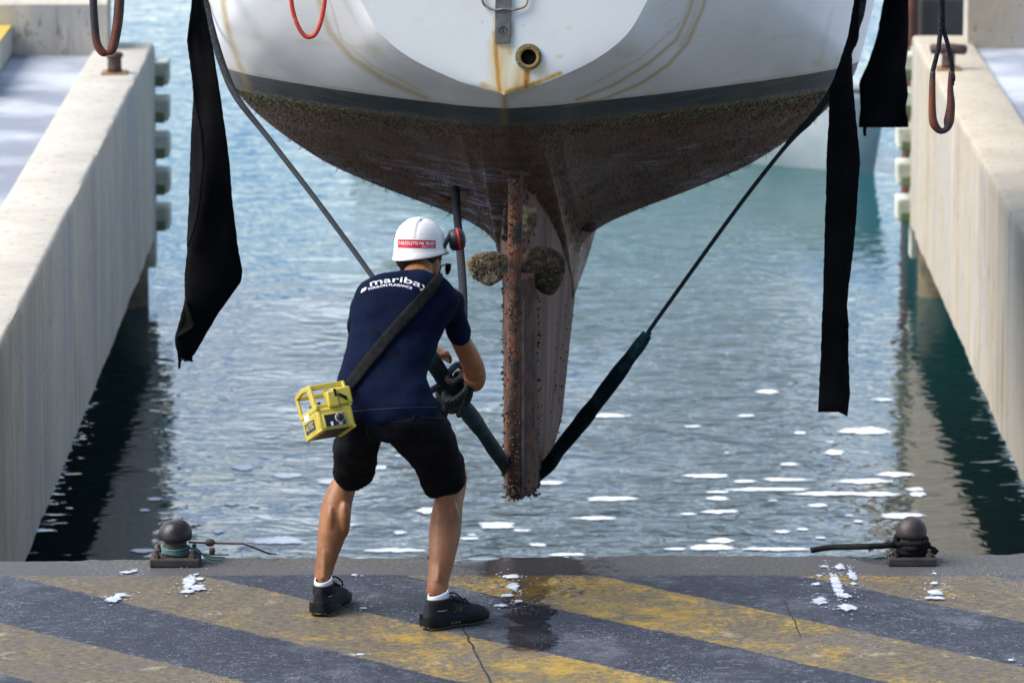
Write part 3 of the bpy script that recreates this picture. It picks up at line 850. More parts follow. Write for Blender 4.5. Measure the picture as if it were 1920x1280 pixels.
for k in range(15):
    u = k / 14
    r = []
    th = lerp(.60, 1.0, min(1, u * 1.25)) + (.06 * max(0, (u - .72) / .28) ** 2)
    kz = lambda s: lerp(KZ + .012, section(s)[-1][1] + .14, u)
    if k == 0: th *= .86
    f_ = [(s + (.25 * (1 - u) * (s - 1.5) / 3 if False else 0), th * t_) for s, t_ in KS]
    for s, t_ in f_: r.append(V((O.x + cx(min(s, 2.7) if s < 2.7 else 2.7) + .03 * max(0, s - 2.7) - t_, O.y + s, kz(s))))
    for s, t_ in f_[::-1]: r.append(V((O.x + cx(min(s, 2.7) if s < 2.7 else 2.7) + .03 * max(0, s - 2.7) + t_, O.y + s, kz(s))))
    rows.append(r)
mb.rings(rows); KEEL = obj('keel', mb, AFM, yacht, angle=50)

# rudder: foil below the propeller, bare stock above it
rud_rows = []
for k in range(25):
    u = k / 24
    py = lerp(936, 528, u)
    Yt = 24.60
    te = P(lerp(968, 966, u), py, Yt); z_ = te.z
    wob = .006 * noise.noise(V((u * 9, 0, 1)))
    L_ = P(lerp(946, 943, u), py, Yt + .42).x + wob; R_ = P(lerp(1009, 1006, u), py, Yt + .42).x - wob
    mid = (L_ + R_) / 2
    r = [V((te.x - .026, te.y, z_)), V((te.x - .028, te.y + .05, z_)), V((lerp(te.x, L_, .86), te.y + .14, z_)), V((L_ - .002, te.y + .36, z_)), V((mid - .06, te.y + .50, z_)), V((mid - .02, te.y + .54, z_)),
         V((mid + .02, te.y + .54, z_)), V((mid + .06, te.y + .50, z_)), V((R_ + .002, te.y + .36, z_)), V((lerp(te.x, R_, .86), te.y + .16, z_)), V((te.x + .034, te.y + .05, z_)), V((te.x + .026, te.y, z_))]
    rud_rows.append(r)
mb = MB(); mb.rings(rud_rows); rud = obj('rudder', mb, RUD, yacht, angle=40)
m = MB(); m.tube([P(962, 905, 24.575), P(963, 700, 24.575), P(965, 500, 24.575), P(966, 400, 24.58), P(968, 318, 24.62)], [.028, .030, .030, .032, .034], 14)
stock = obj('rudder_stock', m, RUD, rud)
m = MB(); m.box(P(967, 322, 24.62), (.12, .10, .022)); obj('heel_bearing', m, RUD, rud, smooth=False, bevel=.004)
m = MB(); m.box(P(979, 720, 24.60), (.016, .02, .74)); obj('anode_strip', m, simple('pale_scraped_paint', (.34, .25, .21), (.18, .12, .10), scale=14), rud, smooth=False, bevel=.004)
m = MB(); m.box(P(962, 917, 24.59), (.055, .04, .055)); obj('heel_socket', m, simple('hole_dark', (.02, .016, .012), (.05, .04, .025), scale=40), rud, smooth=False, bevel=.01)  # dark block painted in for the shaded hole in the heel

# propeller
a = Mat('fouled_bronze')
n2 = a.noise(38, 5, .75); n3 = a.noise(11, 4, .6)
c = a.mix(a.step(n2, .40, .60), (.13, .095, .05), (.36, .28, .17))
c = a.mix(a.step(n3, .52, .66, 0, .7), c, (.05, .035, .025))
PROPM = a.set(color=c, rough=.85, normal=a.bump(n2, 1.0, .012))
a = Mat('fouled_bronze_dark')
n2 = a.noise(30, 5, .75)
c = a.mix(a.step(n2, .42, .62), (.030, .022, .017), (.15, .11, .06))
c = a.mix(a.step(a.noise(45, 3), .62, .7), c, (.22, .12, .09))
PROPD = a.set(color=c, rough=.85, normal=a.bump(n2, 1.0, .015))
prop = obj('propeller', MB().lathe([(.01, -.05), (.035, -.03), (.042, 0), (.04, .08), (.028, .22)], P(970, 492, 24.88), 16, (0, 1, 0)), PROPM, yacht)
def blade(pts, Yc, tw, mat):
    cxp = sum(p[0] for p in pts) / len(pts); cyp = sum(p[1] for p in pts) / len(pts)
    ring = spline([(p[0], p[1], 0) for p in pts + pts[:1]], 5)[:-1]
    m = MB(); layers = []
    for sgn in (-1, 1):
        for k in ([1.0, .97, .75, .4, .05] if sgn < 0 else [.05, .4, .75, .97, 1.0])[::1]:
            th = .020 * sqrt(max(0, 1 - k ** 2)) + (.004 if k > .9 else 0)
            layers.append((k, sgn * th))
    order = [l for l in layers if l[1] < 0][::-1] + [l for l in layers if l[1] >= 0][::-1]
    rs = []
    for k, th in order:
        r = []
        for q_ in ring:
            px, py = cxp + (q_.x - cxp) * k, cyp + (q_.y - cyp) * k
            Y = Yc + tw * (py - 500) / 100 + th
            p = P(px, py, Y)
            nn = noise.noise(p * 38) * .002 + noise.noise(p * 90) * .002
            r.append(p + (p - P(cxp, cyp, Yc)).normalized() * nn + V((0, (nn * 1.2 if th > 0 else -nn * 1.2), 0)))
        rs.append(r)
    m.rings(rs)
    return obj('blade', m, mat, prop)
blade([(953, 480), (932, 472), (905, 473), (885, 480), (874, 492), (878, 508), (892, 524), (915, 536), (932, 530), (945, 520), (955, 508)], 24.86, -.10, PROPM)
blade([(982, 476), (1000, 463), (1020, 461), (1040, 468), (1055, 480), (1060, 500), (1056, 520), (1047, 540), (1035, 553), (1018, 550), (1003, 538), (992, 522), (983, 505)], 24.84, .12, PROPD)
blade([(972, 400), (980, 386), (995, 384), (1008, 394), (1010, 412), (1002, 430), (990, 448), (975, 452)], 24.95, .05, PROPM)

def lump(m, c, r, rng, sq=None):
    t_ = (1 + sqrt(5)) / 2
    ico = [(-1, t_, 0), (1, t_, 0), (-1, -t_, 0), (1, -t_, 0), (0, -1, t_), (0, 1, t_), (0, -1, -t_), (0, 1, -t_), (t_, 0, -1), (t_, 0, 1), (-t_, 0, -1), (-t_, 0, 1)]
    F = [(0, 11, 5), (0, 5, 1), (0, 1, 7), (0, 7, 10), (0, 10, 11), (1, 5, 9), (5, 11, 4), (11, 10, 2), (10, 7, 6), (7, 1, 8), (3, 9, 4), (3, 4, 2), (3, 2, 6), (3, 6, 8), (3, 8, 9), (4, 9, 5), (2, 4, 11), (6, 2, 10), (8, 6, 7), (9, 8, 1)]
    sx, sy, sz = sq or (rng.uniform(.7, 1.2), rng.uniform(.7, 1.2), rng.uniform(.7, 1.2))
    m.add([c + V((p[0] * sx, p[1] * sy, p[2] * sz)) * (r / 1.9 * rng.uniform(.75, 1.25)) for p in ico], F)
BARN = simple('barnacle_growth', (.20, .17, .10), (.075, .055, .04), rough=.9, scale=60, bump=.8, bdist=.004)
MUSS = simple('dark_mussels', (.035, .03, .03), (.07, .05, .04), rough=.6, scale=50, bump=.6)
rng = random.Random(11)
m = MB(); m2 = MB()
for i in range(700):                                      # down the trailing edge
    py = rng.uniform(335, 930); tgt = m if rng.random() < .7 else m2
    lump(tgt, P(rng.gauss(962, 6.5), py, 24.548 + rng.uniform(-.002, .015)), rng.uniform(.0022, .0060) * (1.3 if rng.random() < .1 else 1), rng)
for i in range(260):                                      # along the rudder's and keel's arrises
    py = rng.uniform(520, 935); tgt = m if rng.random() < .5 else m2
    e = rng.choice((0, 1, 1, 2))
    if e == 0: lump(tgt, P(943.5 + rng.gauss(0, 2.0), py, 24.90), rng.uniform(.003, .009), rng)
    elif e == 1: lump(tgt, P(1008 + rng.gauss(0, 3.5), py, 24.96), rng.uniform(.003, .007), rng)
    else: lump(tgt, P(rng.uniform(945, 956), py, 24.74), rng.uniform(.003, .008), rng)
for i in range(150):                                      # keel's far edge and heel
    py = rng.uniform(470, 920)
    row = rows[min(14, int(rng.random() * 14.99))]; k_ = rng.choice((11, 12, 12, 13, 13)); p_ = row[k_].lerp(row[k_ + 1], rng.random()); p_.z += rng.uniform(-.07, .07)
    if p_.z > KZ and p_.z < zt - .12: lump(m if rng.random() < .5 else m2, p_, rng.uniform(.002, .006), rng)
for i in range(170):
    lump(m if rng.random() < .5 else m2, P(rng.uniform(947, 1007), rng.gauss(922, 8), 24.64 + rng.uniform(0, .2)), rng.uniform(.003, .008), rng)
for i in range(80):                                      # round the stock and propeller boss
    lump(m if rng.random() < .4 else m2, P(rng.gauss(985, 10), rng.uniform(345, 455), 24.9 + rng.uniform(0, .1)), rng.uniform(.004, .010), rng)
    lump(m2, P(rng.gauss(950, 4), rng.uniform(380, 450), 24.9), rng.uniform(.006, .014), rng)
for i in range(160):
    lump(m if rng.random() < .75 else m2, P(rng.uniform(884, 944), rng.uniform(478, 528), 24.83), rng.uniform(.003, .007), rng)
    lump(m2 if rng.random() < .7 else m, P(rng.uniform(992, 1050), rng.uniform(470, 535), 24.825), rng.uniform(.002, .0055), rng)
obj('barnacles', m, BARN, yacht, kind='stuff'); obj('mussels', m2, MUSS, yacht, kind='stuff')

# weed and shell hanging from the turn of the bilge, and a crust along the boot stripe
WEED = simple('dark_weed', (.04, .035, .02), (.09, .075, .035), rough=.9, scale=40, bump=0)
m = MB(); SL = [(s, section(s)) for s in SS if s < 4]
for i in range(1100):
    s = rng.uniform(1.9, 2.9); sec = section(s); j = rng.randrange(60, NG - 20); sg = rng.choice((-1, 1))
    p = hull_pt(s, sg * sec[j][0], sec[j][1])
    zz_ = p.z - WL0 + TRIM * s
    if zz_ > -.13: continue
    l = rng.uniform(.004, .026)
    m.tube([p, p + V((rng.gauss(0, .4) * l, rng.gauss(0, .4) * l, -l * .6)), p + V((rng.gauss(0, .7) * l, rng.gauss(0, .5) * l, -l))], [.0016, .0013, .0006], 4)
for i in range(3600):
    s = 2.9 * rng.random() ** .8; sec = section(s); sg = rng.choice((-1, 1))
    tz = WL0 - TRIM * s - .115 - abs(rng.gauss(0, .05))
    j = next((j for j in range(NG) if sec[j][1] < tz), None)
    if not j: continue
    lump(m, hull_pt(s, sg * lerp(sec[j - 1][0], sec[j][0], (sec[j - 1][1] - tz) / max(1e-6, sec[j - 1][1] - sec[j][1])), tz), rng.uniform(.0018, .0048), rng)
obj('weed_growth', m, WEED, yacht, kind='stuff')

# fittings
def anode(px, py, r):
    p = hit(HULL_BVH, px, py) or P(px, py, 25.8)
    m = MB(); m.ell(p, (r, r * 1.6, r * .55), n=14, m=8)
    return obj('hull_fitting', m, RUD, yacht)
anode(835, 371, .032); anode(1103, 424, .045)
FIT = simple('corroded_brass', (.42, .22, .06), (.25, .18, .08), rough=.6, scale=30, bump=.7, bdist=.003, metal=.3)
VERD = simple('verdigris', (.07, .16, .10), (.22, .20, .08), rough=.7, scale=35, bump=.6)
pc = hit(TR_BVH, 991, 107); nrm_t = V((0, -1, .10)).normalized()
R0 = 25 / 450
fl_ = obj('exhaust_flange', MB().lathe([(R0 * .52, .004), (R0 * .60, .018), (R0 * .78, .020), (R0 * .80, .012), (R0 * .80, 0)], pc, 32, nrm_t), FIT, yacht, angle=40)
m = MB(); m.lathe([(R0 * .78, .001), (R0 * .80, .011), (R0 * .98, .011), (R0, .006), (R0, 0)], pc, 32, nrm_t); obj('gasket_ring', m, VERD, fl_, angle=40)
for k in range(6):
    th = k * pi / 3 + .5
    b = pc + V((cos(th) * R0 * .82, -.014, sin(th) * R0 * .82))
    m = MB(); m.ell(b, (.0055, .004, .0055), n=8, m=6); obj('screw', m, FIT, fl_)
m = MB(); m.lathe([(R0 * .50, .0075), (.001, .0075)], pc, 24, nrm_t); m.lathe([(R0 * .56, .0075), (R0 * .50, .0185), (R0 * .5, .008)], pc, 24, nrm_t)
obj('pipe_mouth', m, simple('black_bore', (.004, .004, .004), rough=.9, bump=0), fl_)
STEEL = simple('weathered_steel_plate', (.22, .225, .23), (.15, .14, .12), rough=.5, scale=14, metal=.5, bump=.3)
def tp(px, py, off): return hit(TR_BVH, px, py, off) or P(px, py, 23.6 - off)
m = MB(); rs = []
for off in (-.004, .014):
    rs.append([tp(931, -60, off), tp(960, -60, off), tp(959, 20, off), tp(957.5, 80, off), tp(955, 82, off), tp(930, 82, off), tp(927.5, 80, off), tp(928, 20, off)])
m.rings(rs); br = obj('rudder_bracket', m, STEEL, yacht, smooth=False, bevel=.003)
m = MB(); pcb = tp(942.5, 57, .0145)
m.tube([pcb + V((.016 * cos(2 * pi * k / 24), 0, .016 * sin(2 * pi * k / 24))) for k in range(25)], .0018, 6); obj('stamped_ring', m, simple('stamp_shadow', (.06, .05, .04)), br)
m = MB(); m.box(pcb, (.003, .003, .022)); obj('stamped_mark', m, bpy.data.materials['stamp_shadow'], br, smooth=False)
m = MB(); m.tube(spline([tp(902, -20, .012), tp(905, 4, .012), tp(914, 14, .012), tp(928, 19, .016), tp(944, 17.5, .020), tp(958, 19, .016), tp(975, 16, .012), tp(986, 10, .012), tp(991, -8, .012), tp(992, -20, .012)], 6), .0048, 8)
obj('wire_strop', m, simple('frayed_wire', (.36, .33, .28), (.20, .17, .13), rough=.5, scale=50, metal=.5), yacht)

# ================================================================== SLINGS, STRAPS, ROPES
ROPE_G = Mat('grey_braided_rope')
wv = ROPE_G.vor(190, ROPE_G.map((1, 1, .6)))
ROPE_G = ROPE_G.set(color=ROPE_G.mix(ROPE_G.step(wv, .2, .6), (.055, .062, .072), (.014, .016, .019)), rough=.8, spec=.12, normal=ROPE_G.bump(wv, .9, -.004))
TEAL = Mat('teal_sleeve')
n1 = TEAL.noise(7, 4, .6, TEAL.map((1, 1, .6))); n2 = TEAL.noise(30, 4, .7)
TEAL = TEAL.set(color=TEAL.mix(TEAL.step(TEAL.add(TEAL.mul(n1, .6), TEAL.mul(n2, .4)), .46, .62), (.005, .014, .018), (.014, .070, .085)), rough=.6, spec=.15, normal=TEAL.bump(TEAL.add(n1, TEAL.mul(n2, .3)), .6, .02))
FELT = Mat('black_felt')
n1 = FELT.noise(5, 5, .6); n2 = FELT.noise(240, 3, .7)
FELT = FELT.set(color=FELT.mix(FELT.step(FELT.add(FELT.mul(n1, .5), FELT.mul(n2, .5)), .4, .68), (.004, .004, .005), (.011, .011, .012)), rough=.95, normal=FELT.bump(n2, .7, .003), spec=.06)

# the lifting line and its two protective sleeves, passing under the keel
sl = thing('lifting_sling', 'dark lifting line with two teal protective sleeves passing under the keel', 'sling', P(985, 930, 25.2))
lt = [P(352, -240, 25.5), P(372, -60, 25.5), P(384, 0, 25.45), P(398, 60, 25.35), P(420, 130, 25.2), P(446, 186, 25.0), P(500, 255, 24.6), P(580, 358, 24.0), P(650, 452, 23.4), P(700, 521, 22.9), P(745, 585, 22.35)]
m = MB(); m.tube(spline(lt, 6), [interp([(0, .018), (.45, .017), (.6, .0125), (1, .0105)], i / 60) for i in range(61)], 10)
obj('line', m, ROPE_G, sl)
rt = [P(1208, 640, 25.05), P(1216, 622, 25.05), P(1262, 557, 25.1), P(1390, 380, 25.2), P(1480, 266, 25.25), P(1520, 224, 25.2), P(1556, 176, 25.1), P(1588, 108, 24.95), P(1606, 50, 24.9), P(1618, 0, 24.9), P(1640, -200, 24.9)]
m = MB(); m.tube(spline(rt, 6), [interp([(0, .009), (.38, .0095), (.46, .016), (1, .017)], i / 60) for i in range(61)], 10)
obj('line', m, ROPE_G, sl)
def sleeve(pts, rr):
    m = MB(); sp = spline(pts, 8); n = len(sp)
    rs = []
    rad = [interp(rr, i / (n - 1)) * (1 + .13 * noise.noise(V((i * .23, 1, rr[0][1] * 50)))) for i in range(n)]
    m.tube(sp, rad, 16)
    m.v = [p + V((  .003 * noise.noise(p * 8), .003 * noise.noise(p * 8 + V((4, 0, 0))), .003 * noise.noise(p * 9))) for p in m.v]
    # lap seam along the top
    m.tube([p + V((rad[i] * .5, -rad[i] * .55, rad[i] * .62)) for i, p in enumerate(sp)], [r * .42 for r in rad], 8, flat=.5)
    return obj('protective_sleeve', m, TEAL, sl, angle=60)
SLV = [P(752, 592, 22.25), P(790, 645, 22.02), P(826, 700, 21.99), P(862, 752, 22.3), P(902, 806, 23.2), P(940, 862, 24.5), P(962, 892, 25.2), P(1000, 905, 25.6)]
sleeve(SLV, [(0, .034), (.45, .034), (.6, .031), (.8, .030), (1, .034)])
sleeve([P(1214, 627, 25.05), P(1188, 662, 25.05), P(1155, 706, 25.1), P(1120, 752, 25.2), P(1085, 797, 25.35), P(1052, 838, 25.5), P(1024, 876, 25.65), P(985, 905, 25.7)], [(0, .026), (.15, .032), (.5, .036), (.8, .033), (1, .034)])

def strap_edges(tabL, tabR, Y0, ytop, ybot, n, fold, cols=10):
    L_ = [(y, x) for x, y in tabL]; R_ = [(y, x) for x, y in tabR]
    rows = []
    for i in range(n + 1):
        py = lerp(ytop, ybot, i / n)
        xl, xr = interp(L_, py), interp(R_, py)
        r = []
        for k in range(cols + 1):
            t = k / cols
            Y = Y0 + fold(t, py) + .012 * noise.noise(V((t * 3, py / 90, Y0)))
            r.append(P(lerp(xl, xr, t) + (1.2 * noise.noise(V((py / 7, k, Y0))) if k in (0, cols) else 0), py, Y))
        rows.append(r)
    return rows
m = MB()
LL = [(362, -200), (361, 0), (351, 77), (356, 118), (364, 188), (360, 235), (356, 336), (355, 380), (351, 472), (346, 520), (347, 562), (331, 625), (327, 635), (332, 660), (341, 670), (344, 671)]
LR = [(378, -200), (380, 0), (400, 94), (416, 201), (430, 302), (436, 380), (444, 452), (447, 472), (454, 505), (452, 527), (407, 590), (369, 655), (362, 667), (356, 671)]
m.grid(strap_edges(LL, LR, 24.75, -200, 671, 110, lambda t, y: .05 * (t - .5) ** 2 + .04 * sin(y / 130 + t * 2)))
m.grid(strap_edges([(362, 150), (364, 188), (360, 235), (356, 336), (355, 380), (351, 462)], [(363, 150), (366, 190), (379, 245), (383, 296), (374, 388), (366, 425), (352, 464)], 24.70, 150, 462, 40, lambda t, y: .02 - .07 * t, 5))
m.grid(strap_edges([(347, 563), (338, 598), (331, 624), (329, 632)], [(349, 563), (358, 590), (367, 612), (331, 633)], 24.70, 563, 632, 12, lambda t, y: .03 - .05 * t, 5))
m.tube([P(335, 655, 24.75), P(337, 675, 24.76), P(336, 690, 24.75)], [.005, .004, .002], 6)
for i in range(26):
    k = i / 25
    p = P(lerp(336, 360, k), lerp(662, 670, min(1, k * 3)), 24.75); m.tube([p, p + V((random.gauss(0, .004), 0, -random.uniform(.006, .018)))], [.0012, .0006], 4)
obj('hanging_strap', m, FELT, label='long twisted black felt strap ending in a ragged point, left of the hull', cat='strap', solid=.007, loc=P(400, 300, 24.75))
m = MB()
RL = [(1606, -200), (1603, 0), (1591, 67), (1581, 100), (1556, 168), (1554, 235), (1550, 302), (1549, 370), (1548, 380), (1543, 560), (1539, 675), (1534, 768), (1534, 770)]
RR = [(1614, -200), (1612, 0), (1610, 60), (1608, 78), (1596, 97), (1597, 130), (1599, 168), (1604, 215), (1606, 235), (1613, 302), (1609, 350), (1606, 396), (1600, 462), (1592, 527), (1588, 570), (1591, 610), (1590, 660), (1593, 740), (1590, 768), (1589, 774)]
m.grid(strap_edges(RL, RR, 24.55, -200, 772, 130, lambda t, y: .06 * abs(t - .72) + .02 * sin(y / 90)))
m.grid([[P(lerp(1569, 1590, k / 4), 770, 24.55) for k in range(5)], [P(lerp(1574, 1589, k / 4), lerp(773, 780, k / 4), 24.55) for k in range(5)]])
obj('hanging_strap', m, FELT, label='long narrow black felt strap hanging in front of the hull beside the right-hand line', cat='strap', solid=.007, loc=P(1570, 400, 24.5))
m = MB()
m.grid(strap_edges([(1668, -200), (1658, 0), (1645, 67), (1628, 120), (1611, 155), (1614, 200), (1610, 238)], [(1704, -200), (1703, 0), (1702, 84), (1697, 128), (1703, 181), (1698, 200), (1703, 237)], 28.2, -200, 239, 50, lambda t, y: .04 * sin(t * 5 + y / 60)))
m.tube([P(1622, 236, 28.2), P(1621, 247, 28.2), P(1622, 254, 28.2)], [.006, .005, .004], 6)
obj('hanging_strap', m, FELT, label='short wide black felt strap with a square end, hanging beyond the hull', cat='strap', solid=.008, loc=P(1660, 100, 28.2))

# rope loops with leather sheaths
a = Mat('worn_leather')
n1 = a.noise(9, 4, .6, a.map((1, 1, .35))); n2 = a.noise(40, 5, .7)
LEATH = a.set(color=a.mix(a.step(n1, .44, .58), (.035, .030, .034), (.17, .045, .022)), rough=.55, normal=a.bump(a.add(n1, a.mul(n2, .5)), .7, .006))
lp = thing('rope_loop', 'rope loop with red-brown leather sheath hanging over the grey pier', 'sling', P(200, 60, 23))
m = MB(); m.tube(spline([P(178, -160, 23), P(176, -60, 23), P(175, 0, 23), P(177, 40, 23), P(181, 78, 23), P(190, 96, 23), P(199, 99, 23), P(209, 94, 23), P(215, 76, 23), P(221, 40, 23), P(224, 0, 23), P(226, -60, 23), P(224, -160, 23)], 6),
                 [interp([(0, .012), (.1, .012), (.14, .016), (.38, .0175), (.47, .017), (.52, .011), (.58, .019), (.8, .021), (.88, .02), (.92, .012), (1, .012)], i / 72) for i in range(73)], 10)
obj('leather_sheath', m, LEATH, lp)
m = MB(); m.tube([P(178, -160, 23), P(190, -260, 23)], .012, 8); m.tube([P(224, -160, 23), P(192, -260, 23), P(191, -400, 23)], .012, 8); obj('rope', m, ROPE_G, lp)
lp = thing('rope_loop', 'grey rope loop with dark leather sheath hanging over the cream pier', 'sling', P(1765, 150, 23))
m = MB()
m.tube(spline([P(1763, -260, 23), P(1763, -60, 23), P(1764, 30, 23), P(1761, 80, 22.99), P(1755, 110, 22.98), P(1749, 136, 22.98), P(1750, 160, 22.98)], 6), .0098, 10)
m.tube(spline([P(1770, -260, 23.01), P(1768, -60, 23.01), P(1768, 30, 23.01), P(1769, 55, 23.01), P(1776, 80, 23), P(1782, 108, 23), P(1786, 138, 23), P(1785, 160, 23)], 6), .0092, 10)
m.tube([P(1787, 136, 22.98), P(1789, 143, 22.98), P(1789, 152, 22.98)], [.005, .0055, .005], 8)
obj('rope', m, ROPE_G, lp)
m = MB(); m.tube(spline([P(1749, 134, 22.98), P(1748, 165, 22.98), P(1748, 205, 22.98), P(1750, 228, 22.98), P(1757, 241, 22.98), P(1766, 246, 22.98), P(1776, 240, 22.99), P(1780, 222, 23), P(1783, 195, 23), P(1782, 165, 23), P(1784, 134, 23)], 6),
              [interp([(0, .011), (.12, .014), (.33, .018), (.42, .015), (.5, .012), (.58, .013), (.68, .022), (.78, .018), (.9, .012), (1, .011)], i / 60) for i in range(61)], 10)
obj('leather_sheath', m, LEATH, lp)

# red rope hanging from the yacht's rail
RED = simple('red_rope', (.58, .07, .05), (.70, .22, .18), rough=.65, scale=45, bump=.5, bdist=.003, lo=.55, hi=.75)
rp = [(540, -120), (543, -50), (546, 0), (551, 28), (560, 52), (570, 66), (580, 70), (591, 64), (600, 46), (606, 22), (609, 0), (613, -50), (618, -120)]
ry_ = min(h.y for h in (hit(HULL_BVH, x_, y_) for x_, y_ in rp) if h) - .03
m = MB(); m.tube(spline([P(x_, y_, ry_) for x_, y_ in rp], 6), .0095, 10)
obj('red_rope', m, RED, label='red rope hanging in a loop against the white hull', cat='rope', loc=P(578, 20, 24.2))

# the grey rope he is making fast: down from under the yacht to a hitch round the sleeve
m = MB()
RR_ = .0135
m.tube(spline([P(853, 330, 25.9), P(857, 400, 25.0), P(861, 450, 24.2), P(866, 510, 23.2), P(869, 565, 22.7), P(869, 625, 22.35), P(872, 680, 22.16), P(874, 715, 22.08)], 8), [.0185 - .0032 * i / 56 for i in range(57)], 12)
ax0, ax1 = P(826, 700, 21.99), P(862, 757, 22.25)
axd = (ax1 - ax0).normalized(); e1 = V((0, -1, 0)); e1 = (e1 - axd * e1.dot(axd)).normalized(); e2 = axd.cross(e1)
cc = P(849, 738, 22.1)
def around(th, al, r): return cc + axd * al + (e1 * cos(th) + e2 * sin(th)) * r
m.tube([around(2 * pi * k / 40, -.018 + .012 * sin(2 * pi * k / 40), .056) for k in range(44)], RR_, 12)
m.tube([around(1 + 2 * pi * k / 40, .028 + .02 * sin(2 * pi * k / 40 + 1), .058) for k in range(40)], RR_, 12)
m.tube(spline([around(2.2, .0, .06), P(826, 722, 22.0), P(812, 730, 22.02), P(800, 734, 22.06), P(785, 735, 22.1)], 6), RR_, 12)
m.tube(spline([P(872, 690, 22.1), P(858, 684, 22.03), P(846, 694, 21.98), P(838, 708, 21.96), P(850, 716, 21.94), P(872, 706, 21.94), P(881, 722, 21.93), P(880, 742, 21.93), P(872, 758, 21.93), P(866, 772, 21.95), P(861, 777, 21.99)], 6), RR_, 12)
m.tube(spline([around(.3, -.02, .06), P(842, 745, 21.95), P(838, 760, 21.97), P(833, 778, 22.0), P(826, 800, 22.02), P(818, 825, 22.06), P(808, 850, 22.1)], 6), RR_, 12)
m.tube(spline([P(833, 738, 21.97), P(836, 749, 21.93), P(850, 750, 21.91), P(866, 740, 21.91), P(876, 726, 21.92), P(872, 708, 21.96), P(856, 702, 22.02)], 6), RR_, 12)
obj('grey_rope', m, ROPE_G, label='grey braided rope hitched round the teal sleeve in the worker\'s hands', cat='rope', loc=P(860, 700, 22.1))

# ================================================================== THE WORKER
man = thing('person', 'worker in white helmet, navy shirt and dark shorts, knees bent, pulling on the rope', 'person', (-.56, 21.45, 0))
def limb(m, rows, n=22, pw=2.0, close=True):
    cs = [((P(a, b, Y) + P(c, d, Y)) * .5, (P(c, d, Y) - P(a, b, Y)) * .5, dp) for a, b, c, d, Y, dp in rows]
    rs = []
    for i, (c, u, dp) in enumerate(cs):
        t = (cs[min(i + 1, len(cs) - 1)][0] - cs[max(i - 1, 0)][0])
        v = t.cross(u).normalized() * dp
        rs.append([c + u * (abs(cos(2 * pi * k / n)) ** (2 / pw) * (1 if cos(2 * pi * k / n) >= 0 else -1)) + v * (abs(sin(2 * pi * k / n)) ** (2 / pw) * (1 if sin(2 * pi * k / n) >= 0 else -1)) for k in range(n)])
    m.rings(rs)
def smooth_rows(rows, n=4):
    """Catmull-Rom in every column"""
    out = []
    for i in range(len(rows) - 1):
        a, b, c, d = rows[max(i - 1, 0)], rows[i], rows[i + 1], rows[min(i + 2, len(rows) - 1)]
        for k in range(n):
            t = k / n
            out.append(tuple(.5 * (2 * q1 + (q2 - q0) * t + (2 * q0 - 5 * q1 + 4 * q2 - q3) * t * t + (3 * q1 - 3 * q2 + q3 - q0) * t ** 3) for q0, q1, q2, q3 in zip(a, b, c, d)))
    out.append(rows[-1])
    return out
SKIN = Mat('tanned_skin')
n1 = SKIN.noise(14, 4, .6); n2 = SKIN.noise(130, 4, .7)
SKIN = SKIN.set(color=SKIN.mix(SKIN.step(SKIN.add(SKIN.mul(n1, .7), SKIN.mul(n2, .3)), .35, .65), (.31, .125, .050), (.20, .076, .029)), rough=.5, normal=SKIN.bump(n2, .35, .003), sss=.04, spec=.4)
NAVY = Mat('navy_cotton')
n1 = NAVY.noise(6, 5, .6); n2 = NAVY.noise(300, 2, .7)
sweat = NAVY.mul(NAVY.step(NAVY.noise(11, 4, .6, dist=.5), .56, .62), NAVY.step(NAVY.noise(3.2, 2, .5), .48, .56))
cn = NAVY.mix(NAVY.step(n1, .3, .7), (.0030, .0058, .019), (.0050, .0090, .028))
NAVY = NAVY.set(color=NAVY.mix(NAVY.mul(sweat, .75), cn, (.0025, .003, .006)), rough=.9, normal=NAVY.bump(NAVY.add(NAVY.mul(n2, .4), n1), .4, .004), spec=.06)
SHORT = simple('dark_twill', (.0045, .005, .007), (.008, .0085, .011), rough=.8, scale=9, bump=.4, bscale=260, bdist=.002, spec=.05)

# body: one continuous surface
b = MB()
LEG_L = [(636, 860, 700, 852, 21.62, .07), (632, 880, 690, 874, 21.68, .06), (625, 896, 676, 893, 21.69, .056), (614, 916, 668, 916, 21.67, .058), (603, 946, 660, 946, 21.64, .062), (598, 979, 657, 979, 21.615, .060), (596, 1000, 650, 1000, 21.60, .056), (595, 1019, 644, 1019, 21.59, .050),
         (593, 1043, 634, 1043, 21.575, .044), (591, 1063, 627, 1063, 21.565, .041), (588, 1085, 622, 1085, 21.555, .040), (587, 1100, 623, 1100, 21.553, .042), (589, 1120, 620, 1118, 21.56, .032), (590, 1132, 619, 1130, 21.565, .03)]
LEG_R = [(790, 880, 868, 864, 21.50, .07), (815, 905, 876, 892, 21.545, .058), (820, 914, 875, 904, 21.55, .056), (819, 926, 872, 922, 21.53, .056), (812, 946, 868, 946, 21.49, .060), (806, 979, 866, 979, 21.45, .062), (804, 1000, 864, 1000, 21.42, .060), (804, 1019, 860, 1019, 21.395, .055),
         (804, 1043, 854, 1043, 21.36, .048), (804, 1063, 849, 1063, 21.34, .043), (801, 1089, 842, 1089, 21.315, .041), (800, 1110, 839, 1110, 21.30, .042), (803, 1130, 836, 1128, 21.305, .034), (804, 1147, 835, 1145, 21.31, .03)]
limb(b, smooth_rows(LEG_L)); limb(b, smooth_rows(LEG_R))
b.tube([P(690, 800, 21.36), P(668, 870, 21.66)], [.070, .062], 16); b.tube([P(790, 800, 21.36), P(836, 890, 21.52)], [.072, .062], 16)
